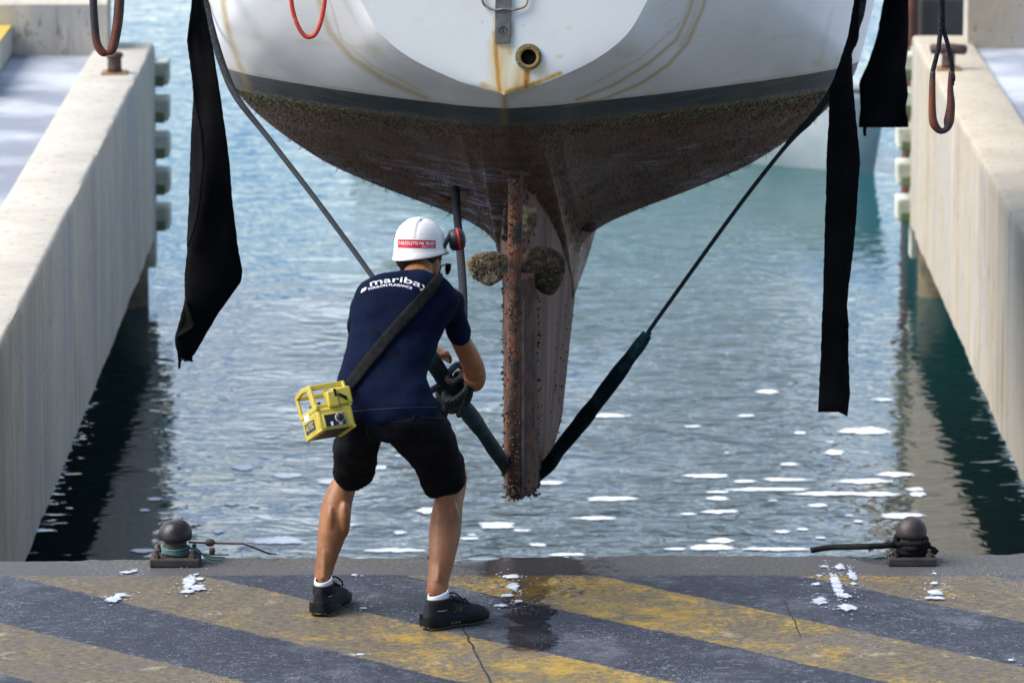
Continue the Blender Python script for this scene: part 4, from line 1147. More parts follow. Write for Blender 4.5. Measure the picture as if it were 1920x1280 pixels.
limb(b, smooth_rows([(765, 520, 815, 525, 21.70, .05), (700, 540, 838, 546, 21.64, .09), (672, 585, 842, 590, 21.58, .11), (662, 630, 820, 632, 21.52, .11), (650, 690, 795, 690, 21.42, .10), (655, 750, 810, 750, 21.36, .10), (670, 790, 820, 790, 21.34, .10)]))
limb(b, smooth_rows([(818, 560, 858, 545, 21.64, .055), (835, 612, 872, 602, 21.68, .048), (845, 640, 882, 634, 21.72, .046), (857, 666, 896, 658, 21.78, .044), (866, 690, 907, 682, 21.85, .043), (874, 712, 911, 700, 21.92, .042), (872, 724, 908, 716, 21.97, .036)]))
b.tube(spline([P(888, 704, 21.86), P(890, 710, 21.93), P(884, 713, 22.02), P(879, 713, 22.08)], 4), [.040, .042, .041, .040, .038, .037, .036, .035, .033, .032, .030, .029, .028], 14)
b.tube(spline([P(690, 566, 21.66), P(684, 640, 21.82), P(700, 690, 21.92), P(760, 688, 21.98), P(800, 682, 22.01)], 4), [.055, .052, .05, .048, .046, .045, .045, .044, .042, .040, .038, .037, .036, .034, .032, .030, .029], 14)
def hand(m, wrist, palm, fwd, side, fingers, thumb, r=.0092):
    """palm as a flat loft, five bent fingers rooted in it"""
    nrm = fwd.cross(side).normalized()
    rs = []
    for t_, w_, h_ in ((-.045, .026, .021), (-.02, .033, .018), (.01, .039, .016), (.03, .040, .014), (.042, .034, .011)):
        c = palm + fwd * t_
        rs.append([c + side * (w_ * cos(2 * pi * k / 14)) + nrm * (h_ * sin(2 * pi * k / 14)) for k in range(14)])
    m.rings(rs)
    for pts, k in fingers: m.tube(spline(pts, 4), [r * k * (1.08 - .28 * i / (4 * (len(pts) - 1))) for i in range(4 * (len(pts) - 1) + 1)], 10)
    m.tube(spline(thumb, 4), [r * 1.25 * (1.1 - .3 * i / (4 * (len(thumb) - 1))) for i in range(4 * (len(thumb) - 1) + 1)], 10)
# right hand, closed on the hitch
pw_ = P(873, 715, 22.13); f_ = (P(862, 716, 22.17) - P(880, 713, 22.06)).normalized(); s_ = V((0, 0, 1)); s_ = (s_ - f_ * s_.dot(f_)).normalized()
fing = []
for k, (dz, ln) in enumerate(((.030, .94), (.010, 1.05), (-.010, 1.0), (-.029, .85))):
    base = pw_ + f_ * .035 + s_ * dz
    fing.append(([base, base + f_ * .035 * ln + V((-.012, -.002, 0)), base + f_ * .035 * ln + V((-.030, -.022, -.004)), base + f_ * .02 + V((-.034, -.046, -.006)), base + V((-.022, -.056, -.004))], ln))
hand(b, None, pw_, f_, s_, fing, [pw_ + s_ * .03 - f_ * .01, pw_ + s_ * .045 + V((-.02, -.035, 0)), pw_ + s_ * .040 + V((-.036, -.055, -.004)), pw_ + s_ * .030 + V((-.046, -.060, -.006))])
# left hand, over the top of the sleeve, fingers wrapping down its far side
pl = P(812, 664, 22.03); f2 = (P(835, 664, 22.06) - P(800, 668, 22.0)).normalized(); s2 = V((0, 1, .15)); s2 = (s2 - f2 * s2.dot(f2)).normalized()
fing = []
for k, (dz, ln) in enumerate(((-.029, .95), (-.009, 1.05), (.011, 1.0), (.030, .84))):
    base = pl + f2 * .026 + s2 * dz
    fing.append(([base, base + f2 * .022 * ln + V((0, 0, .006)), base + f2 * .038 * ln + V((0, 0, -.004)), base + f2 * .042 * ln + V((0, .004, -.022)), base + f2 * .034 + V((0, .008, -.036))], ln))
hand(b, None, pl, f2, s2, fing, [pl - s2 * .030 - f2 * .012, pl - s2 * .044 + f2 * .012 + V((0, 0, .012)), pl - s2 * .040 + f2 * .036 + V((0, 0, .016)), pl - s2 * .034 + f2 * .050 + V((0, 0, .010))])
# calf muscle, tendons and hollow of the knee
for (l_, ul, ll, ach, hk) in (((634, 960), 21.59, .0, [(609, 1040, 21.535), (607, 1085, 21.515)], [(640, 898, 21.64), (664, 897, 21.64)]), ((838, 960), 21.44, .0, [(826, 1040, 21.325), (821, 1090, 21.275)], [(830, 925, 21.49), (864, 918, 21.49)])):
    b.ell(P(l_[0] - 13, l_[1] + 24, ul - .008), (.024, .034, .075), n=16, m=12); b.ell(P(l_[0] + 12, l_[1] + 14, ul - .006), (.023, .034, .072), n=16, m=12)
    b.tube([P(ach[0][0], ach[0][1] - 20, ach[0][2] + .03), P(*ach[0]) + V((0, .008, 0)), P(*ach[1])], [.016, .013, .010], 10)
    for h_ in (): b.tube([P(h_[0], h_[1] - 26, h_[2] - .002), P(*h_), P(h_[0] - 2, h_[1] + 22, h_[2] + .004)], [.012, .011, .010], 10)
# neck and head (turned to the right and tipped forward)
HC = P(790, 484, 21.82)
hf = V((.50, .82, -.22)).normalized(); hr = hf.cross(V((0, 0, 1))).normalized(); hu = hr.cross(hf).normalized()
b.tube([P(782, 530, 21.68), P(784, 512, 21.73), P(788, 492, 21.79)], [.072, .055, .050], 16)
b.ell(HC + hu * .01, (.074, .094, .105), (hr, hf, hu), 24, 16)
b.ell(HC + hf * .045 - hu * .075, (.052, .058, .050), (hr, hf, hu), 18, 12)                 # jaw
b.ell(HC + hf * .10 - hu * .028, (.014, .022, .026), (hr, hf, hu), 12, 8)                   # nose
b.ell(HC + hf * .088 - hu * .062, (.026, .012, .011), (hr, hf, hu), 12, 8)                  # mouth
b.ell(HC + hf * .088 + hu * .006, (.045, .012, .012), (hr, hf, hu), 12, 8)                  # brow
for sg in (-1, 1):
    b.ell(HC + hr * (sg * .078) - hf * .005 - hu * .030, (.010, .022, .034), (hr * .9 + hf * (-.3 * sg), hf, hu), 14, 10)
body = remesh(b, .0055, 3)
obj('body', body, SKIN, man)

# shirt
def folds(p):
    q_ = p - V((-.5, 21.4, 1.0))
    v = .010 * noise.noise(V((q_.x * 5 + q_.z * 4, q_.y * 3, q_.z * 11 - q_.x * 7)))
    v += .005 * noise.noise(V((q_.x * 16 - q_.z * 7, q_.y * 6, q_.z * 24 + q_.x * 10)))
    return v
s = MB()
SH = [(758, 519, 808, 524, 21.66, .045), (732, 521, 820, 527, 21.655, .062), (703, 527, 834, 533, 21.645, .085), (681, 538, 850, 542, 21.63, .108), (667, 556, 858, 557, 21.60, .125), (660, 583, 852, 588, 21.57, .132), (657, 608, 838, 612, 21.54, .133), (655, 632, 828, 632, 21.515, .132),
      (646, 665, 812, 666, 21.46, .126), (637, 700, 801, 702, 21.405, .122), (631, 724, 804, 722, 21.375, .124), (632, 742, 813, 741, 21.355, .130), (645, 760, 824, 757, 21.345, .142), (652, 774, 827, 767, 21.34, .150), (654, 780, 825, 773, 21.34, .151)]
limb(s, smooth_rows(SH), 36, 2.25)
limb(s, smooth_rows([(806, 548, 846, 532, 21.63, .068), (818, 580, 866, 558, 21.65, .070), (826, 604, 875, 586, 21.68, .068), (834, 622, 880, 610, 21.70, .065), (841, 637, 884, 632, 21.72, .062)]), 22)
limb(s, smooth_rows([(668, 552, 712, 545, 21.63, .066), (656, 580, 706, 582, 21.69, .066), (653, 604, 700, 608, 21.77, .062), (655, 624, 697, 632, 21.83, .058)]), 22)
sh = remesh(s, .0062, 3, folds)
shirt = obj('shirt', sh, NAVY, man)
SHIRT_BVH = world_bvh(shirt)
m = MB(); m.tube([P(*q_) for q_ in [(752, 513, 21.70), (760, 510, 21.66), (773, 509.5, 21.645), (788, 510.5, 21.64), (803, 514, 21.655), (812, 521, 21.69)]], [.006, .008, .009, .009, .008, .006], 8, flat=.6); obj('collar', m, NAVY, shirt)
m = MB()
hem = [hit(SHIRT_BVH, lerp(660, 818, k / 26), lerp(771, 763, k / 26) - 4 * sin(pi * k / 26) * .5, .0005) for k in range(27)]
m.tube([p for p in hem if p], .0012, 6); obj('hem_seam', m, simple('navy_thread', (.03, .04, .07), bump=0), shirt)

# lettering across the shoulders
WHITE_P = simple('white_print', (.80, .80, .82), (.72, .72, .75), rough=.7, bump=0)
def text_mesh(txt, bold=0.0):
    cu = bpy.data.curves.new('tmp', 'FONT'); cu.body = txt; cu.resolution_u = 3; cu.offset = bold
    o = bpy.data.objects.new('tmp', cu); COL.objects.link(o)
    dg = bpy.context.evaluated_depsgraph_get(); e = o.evaluated_get(dg).to_mesh()
    bm = bmesh.new(); bm.from_mesh(e); bmesh.ops.triangulate(bm, faces=bm.faces)
    bmesh.ops.remove_doubles(bm, verts=bm.verts, dist=.0005)
    vs = [(v.co.x, v.co.y) for v in bm.verts]; fs = [tuple(v.index for v in f.verts) for f in bm.faces]
    bm.free(); o.evaluated_get(dg).to_mesh_clear(); bpy.data.objects.remove(o); bpy.data.curves.remove(cu)
    x0, x1 = min(v[0] for v in vs), max(v[0] for v in vs)
    return [((v[0] - x0) / (x1 - x0), v[1]) for v in vs], fs
def print_text(name, txt, mat, parent, bvh, px_of, off, bold=.0, Yd=21.5):
    vs, fs = text_mesh(txt, bold)
    m = MB(); m.add([hit(bvh, *px_of(u, t_), off) or P(*px_of(u, t_), Yd) for u, t_ in vs], fs)
    return obj(name, m, mat, parent, smooth=False)
BASE = [(694, 536.5), (706, 533), (720, 530.4), (735, 528.8), (748, 528.6), (760, 530), (772, 533), (784, 537.5), (797, 543.5), (806, 549)]
def px_a(u, t_):
    x_ = lerp(694, 803, u); y_ = interp(BASE, x_); sl_ = (interp(BASE, x_ + 3) - interp(BASE, x_ - 3)) / 6
    return x_ + t_ * 14.5 * (sl_ + .10), y_ - t_ * 14.5
print_text('lettering', 'maribay', WHITE_P, shirt, SHIRT_BVH, px_a, .0022, .004)
B2_ = [(689, 545), (700, 541.2), (715, 537.8), (730, 536.0), (742, 535.8), (755, 537.6), (765, 540), (773, 543)]
def px_b(u, t_):
    x_ = lerp(690, 772, u); y_ = interp(B2_, x_); sl_ = (interp(B2_, x_ + 3) - interp(B2_, x_ - 3)) / 6
    return x_ + t_ * 6.0 * (sl_ + .05), y_ - t_ * 6.0
print_text('lettering', 'TOULON PLAISANCE', WHITE_P, shirt, SHIRT_BVH, px_b, .0022, .012)
m = MB()
for quad in ([(676, 549), (679, 541.5), (682.5, 540), (681, 546.5)], [(682, 545.6), (683.2, 539.5), (687, 537.6), (686, 543.2)]):
    m.add([hit(SHIRT_BVH, x_, y_, .0022) or P(x_, y_, 21.5) for x_, y_ in quad], [(0, 1, 2, 3)])
obj('printed_logo', m, WHITE_P, shirt, smooth=False)

# shorts
s = MB()
limb(s, smooth_rows([(662, 757, 818, 755, 21.34, .118), (658, 778, 828, 775, 21.33, .132), (652, 793, 838, 790, 21.325, .138), (650, 803, 838, 801, 21.33, .125)]), 36, 2.3)
limb(s, smooth_rows([(650, 785, 730, 783, 21.34, .12), (634, 812, 717, 806, 21.38, .108), (626, 838, 711, 829, 21.46, .094), (624, 858, 707, 847, 21.54, .087), (624, 875, 705, 861, 21.60, .087), (625, 890, 703, 875, 21.65, .089)]), 28, 2.3)
limb(s, smooth_rows([(702, 785, 838, 785, 21.34, .125), (722, 812, 848, 808, 21.37, .112), (748, 838, 857, 830, 21.41, .100), (767, 862, 864, 850, 21.45, .094), (783, 888, 870, 869, 21.50, .093), (793, 914, 873, 888, 21.54, .093)]), 28, 2.3)
def folds2(p): return .009 * noise.noise(V((p.x * 7 + p.z * 6, p.y * 5, p.z * 13))) + .005 * noise.noise(V((p.x * 24, p.y * 12, p.z * 30)))
sr = remesh(s, .0058, 1, folds2)
shorts = obj('shorts', sr, SHORT, man)
SB = world_bvh(shorts)
THR = simple('dark_thread', (.03, .032, .04), bump=0)
m = MB()
for seam in ([(685, 768), (686, 790), (690, 815), (700, 826)], [(709, 780), (742, 779), (776, 781)], [(709, 781), (716, 789), (745, 790), (772, 786), (777, 780)], [(790, 782), (815, 783), (828, 785)]):
    pts = [hit(SB, q_.x, q_.y, .0006) for q_ in spline([(a_, c_, 0) for a_, c_ in seam], 6)]
    m.tube([p for p in pts if p], .0014, 6)
obj('pocket_seams', m, THR, shorts)

# helmet, hair, ear muffs, glasses
HAIR = simple('black_hair', (.010, .009, .009), (.028, .024, .022), rough=.6, scale=60, bump=.7, bscale=160, bdist=.004)
m = MB()
m.ell(HC + hu * .022 - hf * .012, (.081, .096, .090), (hr, hf, hu), 26, 16)
m.ell(HC - hf * .055 - hu * .024, (.069, .068, .036), (hr, hf, hu), 18, 10)
m.ell(HC + hr * .062 + hf * .035 - hu * .075, (.018, .040, .030), (hr, hf, hu), 14, 10)
m.ell(HC + hr * .072 + hf * .022 - hu * .035, (.008, .012, .030), (hr, hf, hu), 12, 8)
m.ell(HC - hr * .066 + hf * .012 - hu * .035, (.010, .014, .028), (hr, hf, hu), 12, 8)
m.ell(HC + hf * .070 - hu * .098, (.040, .036, .026), (hr, hf, hu), 14, 10)
hm_ = remesh(m, .004, 1, lambda p: .003 * noise.noise(p * 60))
obj('hair', hm_, HAIR, man)
WH = Mat('white_shell')
n1 = WH.noise(7, 5, .65); n2 = WH.noise(60, 4, .7)
WH = WH.set(color=WH.mix(WH.step(n2, .64, .72, 0, .6), WH.mix(WH.step(n1, .5, .75, 0, .6), (.74, .71, .67), (.52, .48, .43)), (.22, .19, .16)), rough=.38, normal=WH.bump(n2, .05, .002))
hc = P(788, 470, 21.815)
tf = V((.36, .88, -.20)).normalized(); tr_ = tf.cross(V((-0.15, 0, 1))).normalized(); tu = tr_.cross(tf).normalized()
PROF = [(-.036, 1.06), (-.034, 1.075), (-.026, 1.065), (-.014, 1.03), (0, 1.01), (.018, .995), (.0185, .985), (.04, .97), (.06, .925), (.08, .845), (.098, .725), (.112, .57), (.121, .40), (.126, .22), (.1275, .08), (.128, .01)]
rs = []
pr = []
for i in range(len(PROF) - 1):
    for k in range(3): pr.append((lerp(PROF[i][0], PROF[i + 1][0], k / 3), lerp(PROF[i][1], PROF[i + 1][1], k / 3)))
pr.append(PROF[-1])
for z_, k_ in pr:
    r = []
    for j in range(120):
        th = 2 * pi * j / 120
        lx, ly = .0985 * k_ * cos(th), .125 * k_ * sin(th)
        back = max(0, -sin(th)); front = max(0, sin(th))
        zz_ = z_
        if z_ < .0: zz_ = z_ * (.35 + .95 * back ** .7) ; 
        if z_ < -.01: ly += .035 * front ** 3
        h = 0
        if z_ > .03:
            d_ = abs(lx)
            h = .0035 * max(0, min(1, (.030 - d_) / .004)) * min(1, (z_ - .03) / .006) - .0045 * (abs(d_ - .0325) < .0035) * min(1, (z_ - .03) / .006)
        p = hc + tr_ * lx + tf * ly + tu * (zz_ + h)
        r.append(p)
    rs.append(r)
m = MB(); m.rings(rs)
helmet = obj('helmet', m, WH, man, angle=50)
HB = world_bvh(helmet)
REDS = simple('red_sticker', (.50, .006, .016), (.44, .008, .02), rough=.4, bump=0)
m = MB()
m.grid([[hit(HB, lerp(746, 817, k / 20), lerp(lerp(448.5, 451, k / 20), lerp(464.5, 465.5, k / 20), j / 4), .0012) or P(lerp(746, 817, k / 20), 456, 21.7) for k in range(21)] for j in range(5)])
stk = obj('sticker', m, REDS, helmet)
print_text('lettering', 'TARTIFLETTE WE TRUST', simple('sticker_white', (.85, .85, .85), bump=0), stk, HB, lambda u, t_: (lerp(747, 815.5, u), lerp(458.3, 459.8, u) - t_ * 8.2), .0022, .008, 21.7)
print_text('lettering', 'skipass.com', bpy.data.materials['sticker_white'], stk, HB, lambda u, t_: (lerp(791, 814, u), lerp(463.2, 463.8, u) - t_ * 3.6), .0022, .004, 21.7)
m = MB(); vp = hit(HB, 789.5, 414, .001)
m.ell(vp, (.003, .003, .006), n=8, m=6); obj('vent_slot', m, HAIR, helmet)
MUFF = simple('black_plastic', (.010, .010, .011), (.018, .018, .019), rough=.45, scale=20, bump=.1)
def muff(px, py, Y, sg, rx, name='ear_muff'):
    c = P(px, py, Y)
    axm = (tr_ * sg + tf * (.55 if sg > 0 else .2) + tu * .1).normalized()
    m = MB(); m.lathe([(.02, -.034), (.034, -.032), (.041, -.024), (.043, -.008), (.044, .004), (.042, .014), (.034, .024), (.018, .030), (.004, .031)], c, 26, axm)
    e_ = obj(name, m, MUFF, helmet)
    m = MB(); m.lathe([(.0435, -.004), (.0452, -.003), (.0452, .004), (.0435, .005)], c, 26, axm); obj('red_ring', m, REDS, e_)
    m = MB(); m.tube([c - axm * .01, c - axm * .03 + tu * .02, hc + tr_ * (sg * .098) + tu * .005], [.012, .010, .009], 8); obj('hinge_arm', m, MUFF, e_)
muff(858, 449, 21.86, 1, 1); muff(757, 449, 21.95, -1, 1)
m = MB(); m.tube(spline([P(744, 450, 21.88), P(745.5, 436, 21.9), P(752, 426, 21.92), P(762, 424, 21.95)], 5), .0016, 6); obj('wire_band', m, MUFF, helmet)
LENS = simple('smoked_lens', (.008, .010, .012), rough=.12, bump=0)
m = MB()
lens = [(835, 493), (846, 494.5), (845, 506), (841.5, 513), (836, 516), (834, 505)]
m.rings([[P(x_, y_, 21.885) for x_, y_ in lens], [P(x_ + 1, y_, 21.90) for x_, y_ in lens]])
gl = obj('sunglasses', m, LENS, man, smooth=False, bevel=.002)
m = MB(); m.tube([P(838, 496, 21.885), P(829, 498, 21.84), P(822, 501, 21.80)], .003, 6); obj('temple_arm', m, MUFF, gl)

# shoes and socks
SHOE = simple('charcoal_nubuck', (.014, .015, .018), (.026, .028, .032), rough=.75, scale=20, bump=.4, bscale=150, bdist=.002)
SHOE_D = simple('black_padding', (.010, .010, .012), (.016, .016, .018), rough=.7, scale=20, bump=.3)
SOLE = simple('black_rubber', (.008, .0085, .010), (.017, .018, .020), rough=.55, scale=18, bump=.3)
LIME = simple('lime_trim', (.13, .15, .03), (.08, .095, .03), rough=.7, bump=0)
SOCK = simple('white_sock', (.74, .75, .82), (.62, .64, .72), rough=.9, scale=30, bump=.5, bscale=200)
def shoe(heel, toe, ank, sgn):
    f_ = (toe - heel); f_.z = 0; L_ = f_.length; f_.normalize(); r_ = V((f_.y, -f_.x, 0)); up = V((0, 0, 1))
    def pt(t_, x_, z_): return heel + f_ * (L_ * t_) + r_ * x_ + up * z_
    ST = [(.0, .020, .092), (.03, .031, .112), (.10, .037, .118), (.20, .039, .112), (.30, .041, .108), (.42, .044, .108), (.55, .047, .098), (.68, .051, .082), (.80, .052, .072), (.90, .047, .064), (.965, .034, .054), (1.0, .016, .042)]
    rs = []
    for t_, w_, h_ in ST:
        r = []
        for k in range(20):
            th = 2 * pi * k / 20; c_, s_ = cos(th), sin(th)
            top = .55 + .45 * max(0, 1 - abs(s_)) if t_ < .6 else 1
            xx = w_ * (abs(c_) ** .75) * (1 if c_ > 0 else -1) * (lerp(1, .70, max(0, s_)) if t_ < .62 else lerp(1, .82, max(0, s_)))
            zz_ = .020 + (h_ - .020) * max(0, s_) ** .8 if s_ > 0 else .020 - .012 * (abs(s_))
            r.append(pt(t_, xx, zz_))
        rs.append(r)
    m = MB(); m.rings(rs); up_ = obj('shoe', m, SHOE, man, sub=1)
    SO = [(-.035, .020), (-.01, .034), (.06, .042), (.2, .043), (.38, .040), (.5, .043), (.65, .051), (.8, .053), (.92, .046), (.985, .030), (1.012, .010)]
    rs = []
    for t_, w_ in SO:
        toe_up = .012 * max(0, (t_ - .7) / .3) ** 2; hl = .006 * max(0, (.08 - t_) / .1)
        r = []
        for x_, z_ in ((-.90, .002), (0, .002), (.90, .002), (1, .011), (1.06, .026), (1.01, .040 + (.014 if t_ < .1 else 0)), (.6, .043), (0, .043), (-.6, .043), (-1.01, .040 + (.014 if t_ < .1 else 0)), (-1.06, .026), (-1, .011)):
            r.append(pt(t_, x_ * w_, z_ + (toe_up if z_ < .03 else 0) + (hl if z_ < .015 else 0)))
        rs.append(r)
    m = MB(); m.rings(rs); so = obj('sole', m, SOLE, up_, angle=50)
    m = MB()
    for k in range(4):
        m.box(pt(.34 + .06 * k, sgn * .0425 + .0, .020), (.012, .003, .008), (f_, r_, up))
    m.tube([pt(t_, w_ * 1.02 * sgn, .007 + .012 * max(0, (t_ - .7) / .3) ** 2) for t_, w_ in SO[1:-1]], .0016, 6)
    m.tube([pt(lerp(-.01, -.034, sin(pi * k / 8)), lerp(-.034, .034, k / 8), .012) for k in range(9)], .0022, 6)
    obj('sole_trim', m, LIME, so)
    # padded collar, lime lining, sock
    def ring(z_, w_, lf, lb, dz=0): return [pt(0, 0, 0) * 0 + ank + r_ * (w_ * cos(2 * pi * k / 20)) + f_ * ((lf if sin(2 * pi * k / 20) > 0 else lb) * sin(2 * pi * k / 20)) + up * (z_ + dz * sin(2 * pi * k / 20)) for k in range(20)]
    m = MB(); m.rings([ring(.075, .041, .062, .048), ring(.098, .041, .060, .052, .004), ring(.111, .040, .056, .053, .002), ring(.116, .036, .052, .049, .002), ring(.112, .033, .048, .045, .002)], True, False)
    obj('collar', m, SHOE_D, up_)
    m = MB(); m.tube(ring(.1155, .035, .051, .048, .002) + ring(.1155, .035, .051, .048, .002)[:1], .0022, 6); obj('collar_lining', m, LIME, up_)
    m = MB(); m.rings([ring(.07, .033, .044, .040), ring(.105, .033, .046, .041), ring(.130, .032, .044, .041, .008), ring(.137, .031, .042, .040, .010)], True, False); obj('sock', m, SOCK, man, solid=.004)
    m = MB(); m.rings([[pt(.36, -.018, .104), pt(.36, .018, .104), pt(.36, .016, .116), pt(.36, -.016, .116)], [pt(.31, -.02, .142), pt(.31, .02, .142), pt(.305, .018, .150), pt(.305, -.018, .150)]]); obj('tongue', m, LIME, up_, bevel=.003)
    m = MB()
    for k in range(5):
        t_ = .36 + .07 * k; z_ = lerp(.118, .092, k / 4)
        m.tube([pt(t_, -.026, z_ - .012), pt(t_ + .01, 0, z_ + .004), pt(t_ + .02, .026, z_ - .012)], .0042, 6)
    for s_ in (-1, 1): m.tube(spline([pt(.36, 0, .126), pt(.40, s_ * .03, .134), pt(.47, s_ * .05, .112), pt(.52, s_ * .047, .092)], 4), .0034, 6)
    obj('laces', m, SHOE_D, up_)
    return up_
hL, tL = G(597, 1155), G(646, 1123); hR, tR = G(797, 1180), G(903, 1162)
def fit(h, t_, L_): d = t_ - h; return h, h + d.normalized() * L_
hL, tL = fit(hL, tL, .292); hR, tR = fit(hR, tR, .292)
def ank_of(row): c = (P(row[0], row[1], row[4]) + P(row[2], row[3], row[4])) * .5; c.z = 0; return c
hL = ank_of(LEG_L[-3]) - (tL - hL).normalized() * .058 if False else hL
sL = shoe(hL, tL, hL + (tL - hL).normalized() * .062, 1)
sR = shoe(hR, tR, hR + (tR - hR).normalized() * .062, 1)
for so_, pts in ((sR, [[(857.5, 1135.5), (857, 1142), (855, 1146), (851, 1146.5), (851.5, 1143.5)], [(861, 1136.5), (861, 1146.5), (865.5, 1145), (866.5, 1138)], [(863.5, 1136), (863.5, 1143)]]), (sL, [[(631, 1106), (631, 1115), (628, 1116.5), (627, 1113)], [(629, 1105), (629, 1113)]])):
    bv = BVHTree.FromPolygons([v.co + LOC[so_.name] for v in so_.data.vertices], [tuple(p.vertices) for p in so_.data.polygons])
    m = MB()
    for pl_ in pts:
        q_ = [hit(bv, x_, y_, .001) for x_, y_ in pl_]; q_ = [p for p in q_ if p]
        if len(q_) > 1: m.tube(q_, .0012, 6)
    if m.v: obj('side_emblem', m, LIME, so_)

# ================================================================== REMOTE CONTROL BOX ON ITS STRAP
C0 = P(592.4, 766, 21.10)
bx = thing('remote_control', 'scuffed yellow radio control box slung at the worker\'s hip on a black strap', 'remote control', C0)
A_, U_, D_ = V((.132, .060, .010)), V((-.018, .028, .082)), V((-.068, .150, -.072))
au = A_.normalized(); du = (D_ - au * D_.dot(au)).normalized(); uu = au.cross(du).normalized()
if uu.z < 0: uu = -uu
LA, LU, LD = A_.length, U_.length, D_.length
def bp(u_, v_, w_): return C0 + au * (u_ * LA) + uu * (v_ * LU) + du * (w_ * LD)
def bbox(m, u0, u1, v0, v1, w0, w1): return m.box(bp((u0 + u1) / 2, (v0 + v1) / 2, (w0 + w1) / 2), (LA * abs(u1 - u0), LU * abs(v1 - v0), LD * abs(w1 - w0)), (au, uu, du))
a = Mat('scuffed_yellow_plastic')
n1 = a.noise(14, 5, .65); n2 = a.noise(70, 5, .75)
c = a.mix(a.step(n1, .4, .7, 0, .8), (.55, .43, .05), (.42, .33, .05))
c = a.mix(a.step(n2, .64, .70, 0, .8), c, (.08, .07, .04))
YBOX = a.set(color=c, rough=.45, normal=a.bump(n2, .15, .002))
BLK = MUFF
NAVL = simple('navy_label', (.015, .022, .09), (.02, .028, .10), rough=.4, bump=0)
m = MB(); bbox(m, 0, 1, -1, 0, 0, 1); body_ = obj('box_body', m, YBOX, bx, bevel=.009, angle=40)
m = MB()
for k in range(5): bbox(m, -.012, .05, -1.02 + .0, -.62, .28 + .09 * k, .325 + .09 * k)
for k in range(5): bbox(m, .0, .30, -1.035, -.99, .20 + .10 * k, .25 + .10 * k) if False else None
obj('cooling_ribs', m, YBOX, body_, bevel=.0015, angle=40)
m = MB(); bbox(m, .16, .82, -1.02, -.98, .02, .90); obj('battery_cover', m, BLK, bx, bevel=.002, smooth=False)
m = MB(); bbox(m, -.01, .10, -1.04, -.9, .0, .95); bbox(m, .90, 1.01, -1.04, -.9, .0, .95); obj('skid_rail', m, YBOX, bx, bevel=.005, angle=40)
m = MB(); bbox(m, .12, .78, -.92, -.26, -.022, .02); obj('panel_surround', m, YBOX, bx, bevel=.006, angle=40)
m = MB(); bbox(m, .17, .73, -.86, -.34, -.028, -.015); pn = obj('control_panel', m, NAVL, bx, bevel=.002, smooth=False)
m = MB(); bbox(m, .18, .42, -.84, -.36, -.032, -.026); obj('display', m, BLK, pn, smooth=False)
m = MB(); m.lathe([(.019, .0), (.019, .004), (.0155, .006), (.0155, .003)], bp(.58, -.54, -.028), 24, -du); kn = obj('key_switch', m, simple('pale_ring', (.55, .52, .42), rough=.4, bump=0), pn)
m = MB(); m.lathe([(.0150, .002), (.014, .010), (.011, .013), (.001, .0135)], bp(.58, -.54, -.028), 20, -du); obj('knob', m, BLK, kn)
m = MB(); bbox(m, .30, .37, -.84, -.66, -.034, -.031); bbox(m, .53, .63, -.83, -.76, -.031, -.029); obj('panel_markings', m, WHITE_P, pn, smooth=False)
m = MB(); bbox(m, -.014, -.004, -.78, -.34, .26, .84); lb = obj('brand_label', m, NAVL, bx, smooth=False)
vs, fs = text_mesh('AUTEC', .01)
m = MB(); m.add([bp(-.017, lerp(-.66, -.40, t_ / .72), lerp(.80, .30, u_)) for u_, t_ in vs], fs); obj('lettering', m, simple('label_yellow', (.70, .60, .12), bump=0), lb, smooth=False)
m = MB(); bbox(m, -.013, -.003, -.26, .02, .48, .76); obj('paper_sticker', m, WHITE_P, bx, smooth=False)
m = MB()
def bar(p, q_, wd, th, nrm):
    t_ = (q_ - p); L_ = t_.length; t_.normalize(); s_ = nrm.cross(t_).normalized()
    m.box((p + q_) / 2, (L_ + wd * .3, wd, th), (t_, s_, nrm))
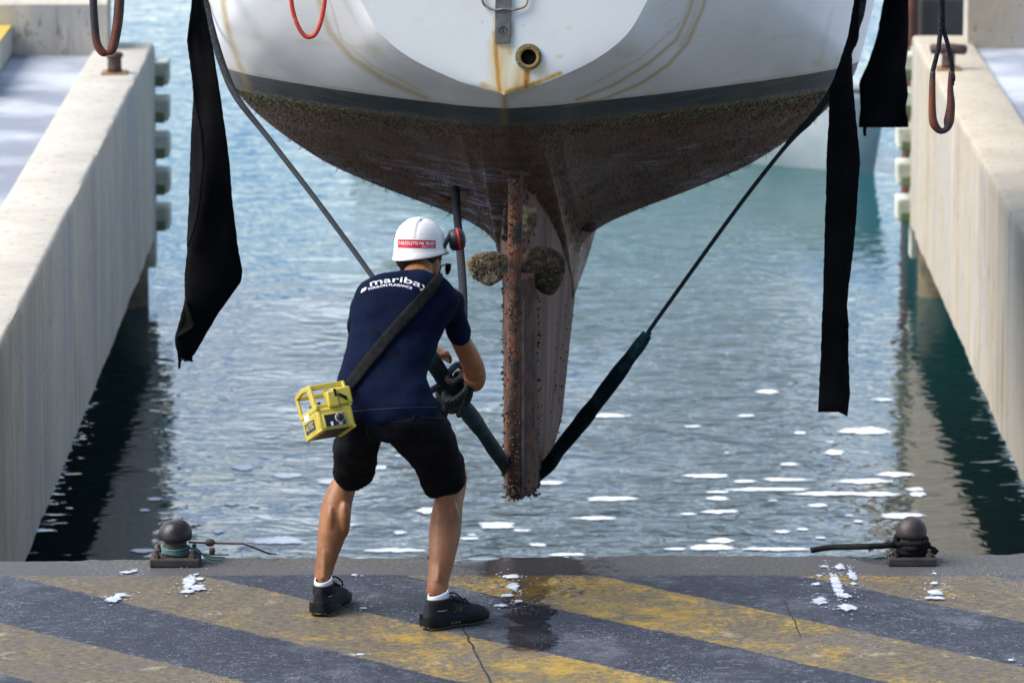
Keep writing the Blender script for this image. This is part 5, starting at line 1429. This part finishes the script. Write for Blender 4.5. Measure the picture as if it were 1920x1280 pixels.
# guard: side frames on both long sides, joined across the front
for u_ in (.03, .97):
    bar(bp(u_, 0, .97), bp(u_, .92, 1.02), .022, .010, au); bar(bp(u_, .0, .10), bp(u_, .98, .22), .036, .011, au)
    bar(bp(u_, .92, 1.03), bp(u_, 1.06, .60), .018, .012, au); bar(bp(u_, 1.06, .60), bp(u_, .98, .18), .020, .012, au); bar(bp(u_, .03, .0), bp(u_, .03, 1), .02, .012, au)
bar(bp(.03, .98, .19), bp(.97, .98, .19), .020, .010, du); bar(bp(.03, .92, 1.03), bp(.97, .92, 1.03), .016, .010, du); bar(bp(.03, .05, .06), bp(.97, .05, .06), .02, .010, du)
bar(bp(.45, .0, .12), bp(.45, .98, .2), .02, .010, du)
obj('guard_rail', m, YBOX, bx, bevel=.003, angle=40)
m = MB(); bbox(m, .36, .66, -.05, .66, -.06, .20); obj('side_latch', m, YBOX, bx, bevel=.006, angle=40)
m = MB(); bbox(m, .60, 1.06, .0, .78, -.03, .26); la = obj('strap_latch', m, YBOX, bx, bevel=.008, angle=40)
m = MB(); bbox(m, .56, .63, .38, .72, -.064, -.035); obj('latch_slot', m, BLK, la, smooth=False)
for u_, w_ in ((.28, .35), (.18, .62), (.7, .45)):
    p0 = bp(u_, 0, w_)
    m = MB(); m.tube([p0, p0 + uu * .012, p0 + uu * .034], [.009, .005, .007], 10); obj('joystick', m, BLK, bx)
STRAP = simple('black_webbing', (.006, .006, .006), (.013, .013, .0125), rough=.85, scale=40, bump=.6, bscale=420, bdist=.002)
EU = [(818, 514), (806, 528), (780, 557), (745, 595), (690, 660), (645, 720), (634, 737)]
EL = [(832, 522), (824, 536), (790, 580), (745, 628), (700, 682), (659, 733), (650, 744)]
eu = spline([(x_, y_, 0) for x_, y_ in EU], 6); el = spline([(x_, y_, 0) for x_, y_ in EL], 6)
m = MB(); rows = []
for i, (p, q_) in enumerate(zip(eu, el)):
    r = []
    for k in range(6):
        x_, y_ = lerp(p.x, q_.x, k / 5), lerp(p.y, q_.y, k / 5)
        h = hit(SHIRT_BVH, x_, y_, .010)
        r.append(h if h else None)
    rows.append(r)
flat_ = [h for r in rows for h in r if h]
last = None
for i, r in enumerate(rows):
    ys = [h.y for h in r if h]
    yy = sum(ys) / len(ys) if ys else (last if last else 21.6)
    if i > len(rows) - 8: yy = lerp(yy, 21.14, (i - (len(rows) - 8)) / 7)
    last = yy
    for k in range(6):
        x_, y_ = lerp(eu[i].x, el[i].x, k / 5), lerp(eu[i].y, el[i].y, k / 5)
        if r[k] is None or i > len(rows) - 8: r[k] = P(x_, y_, yy)
m.grid([[p + V((.01, .16, -.10)) for p in rows[0]], [p + V((.004, .08, -.025)) for p in rows[0]]] + rows + [[p + V((.004, .03, -.03)) for p in rows[-1]]])
obj('shoulder_strap', m, STRAP, bx, solid=.004)
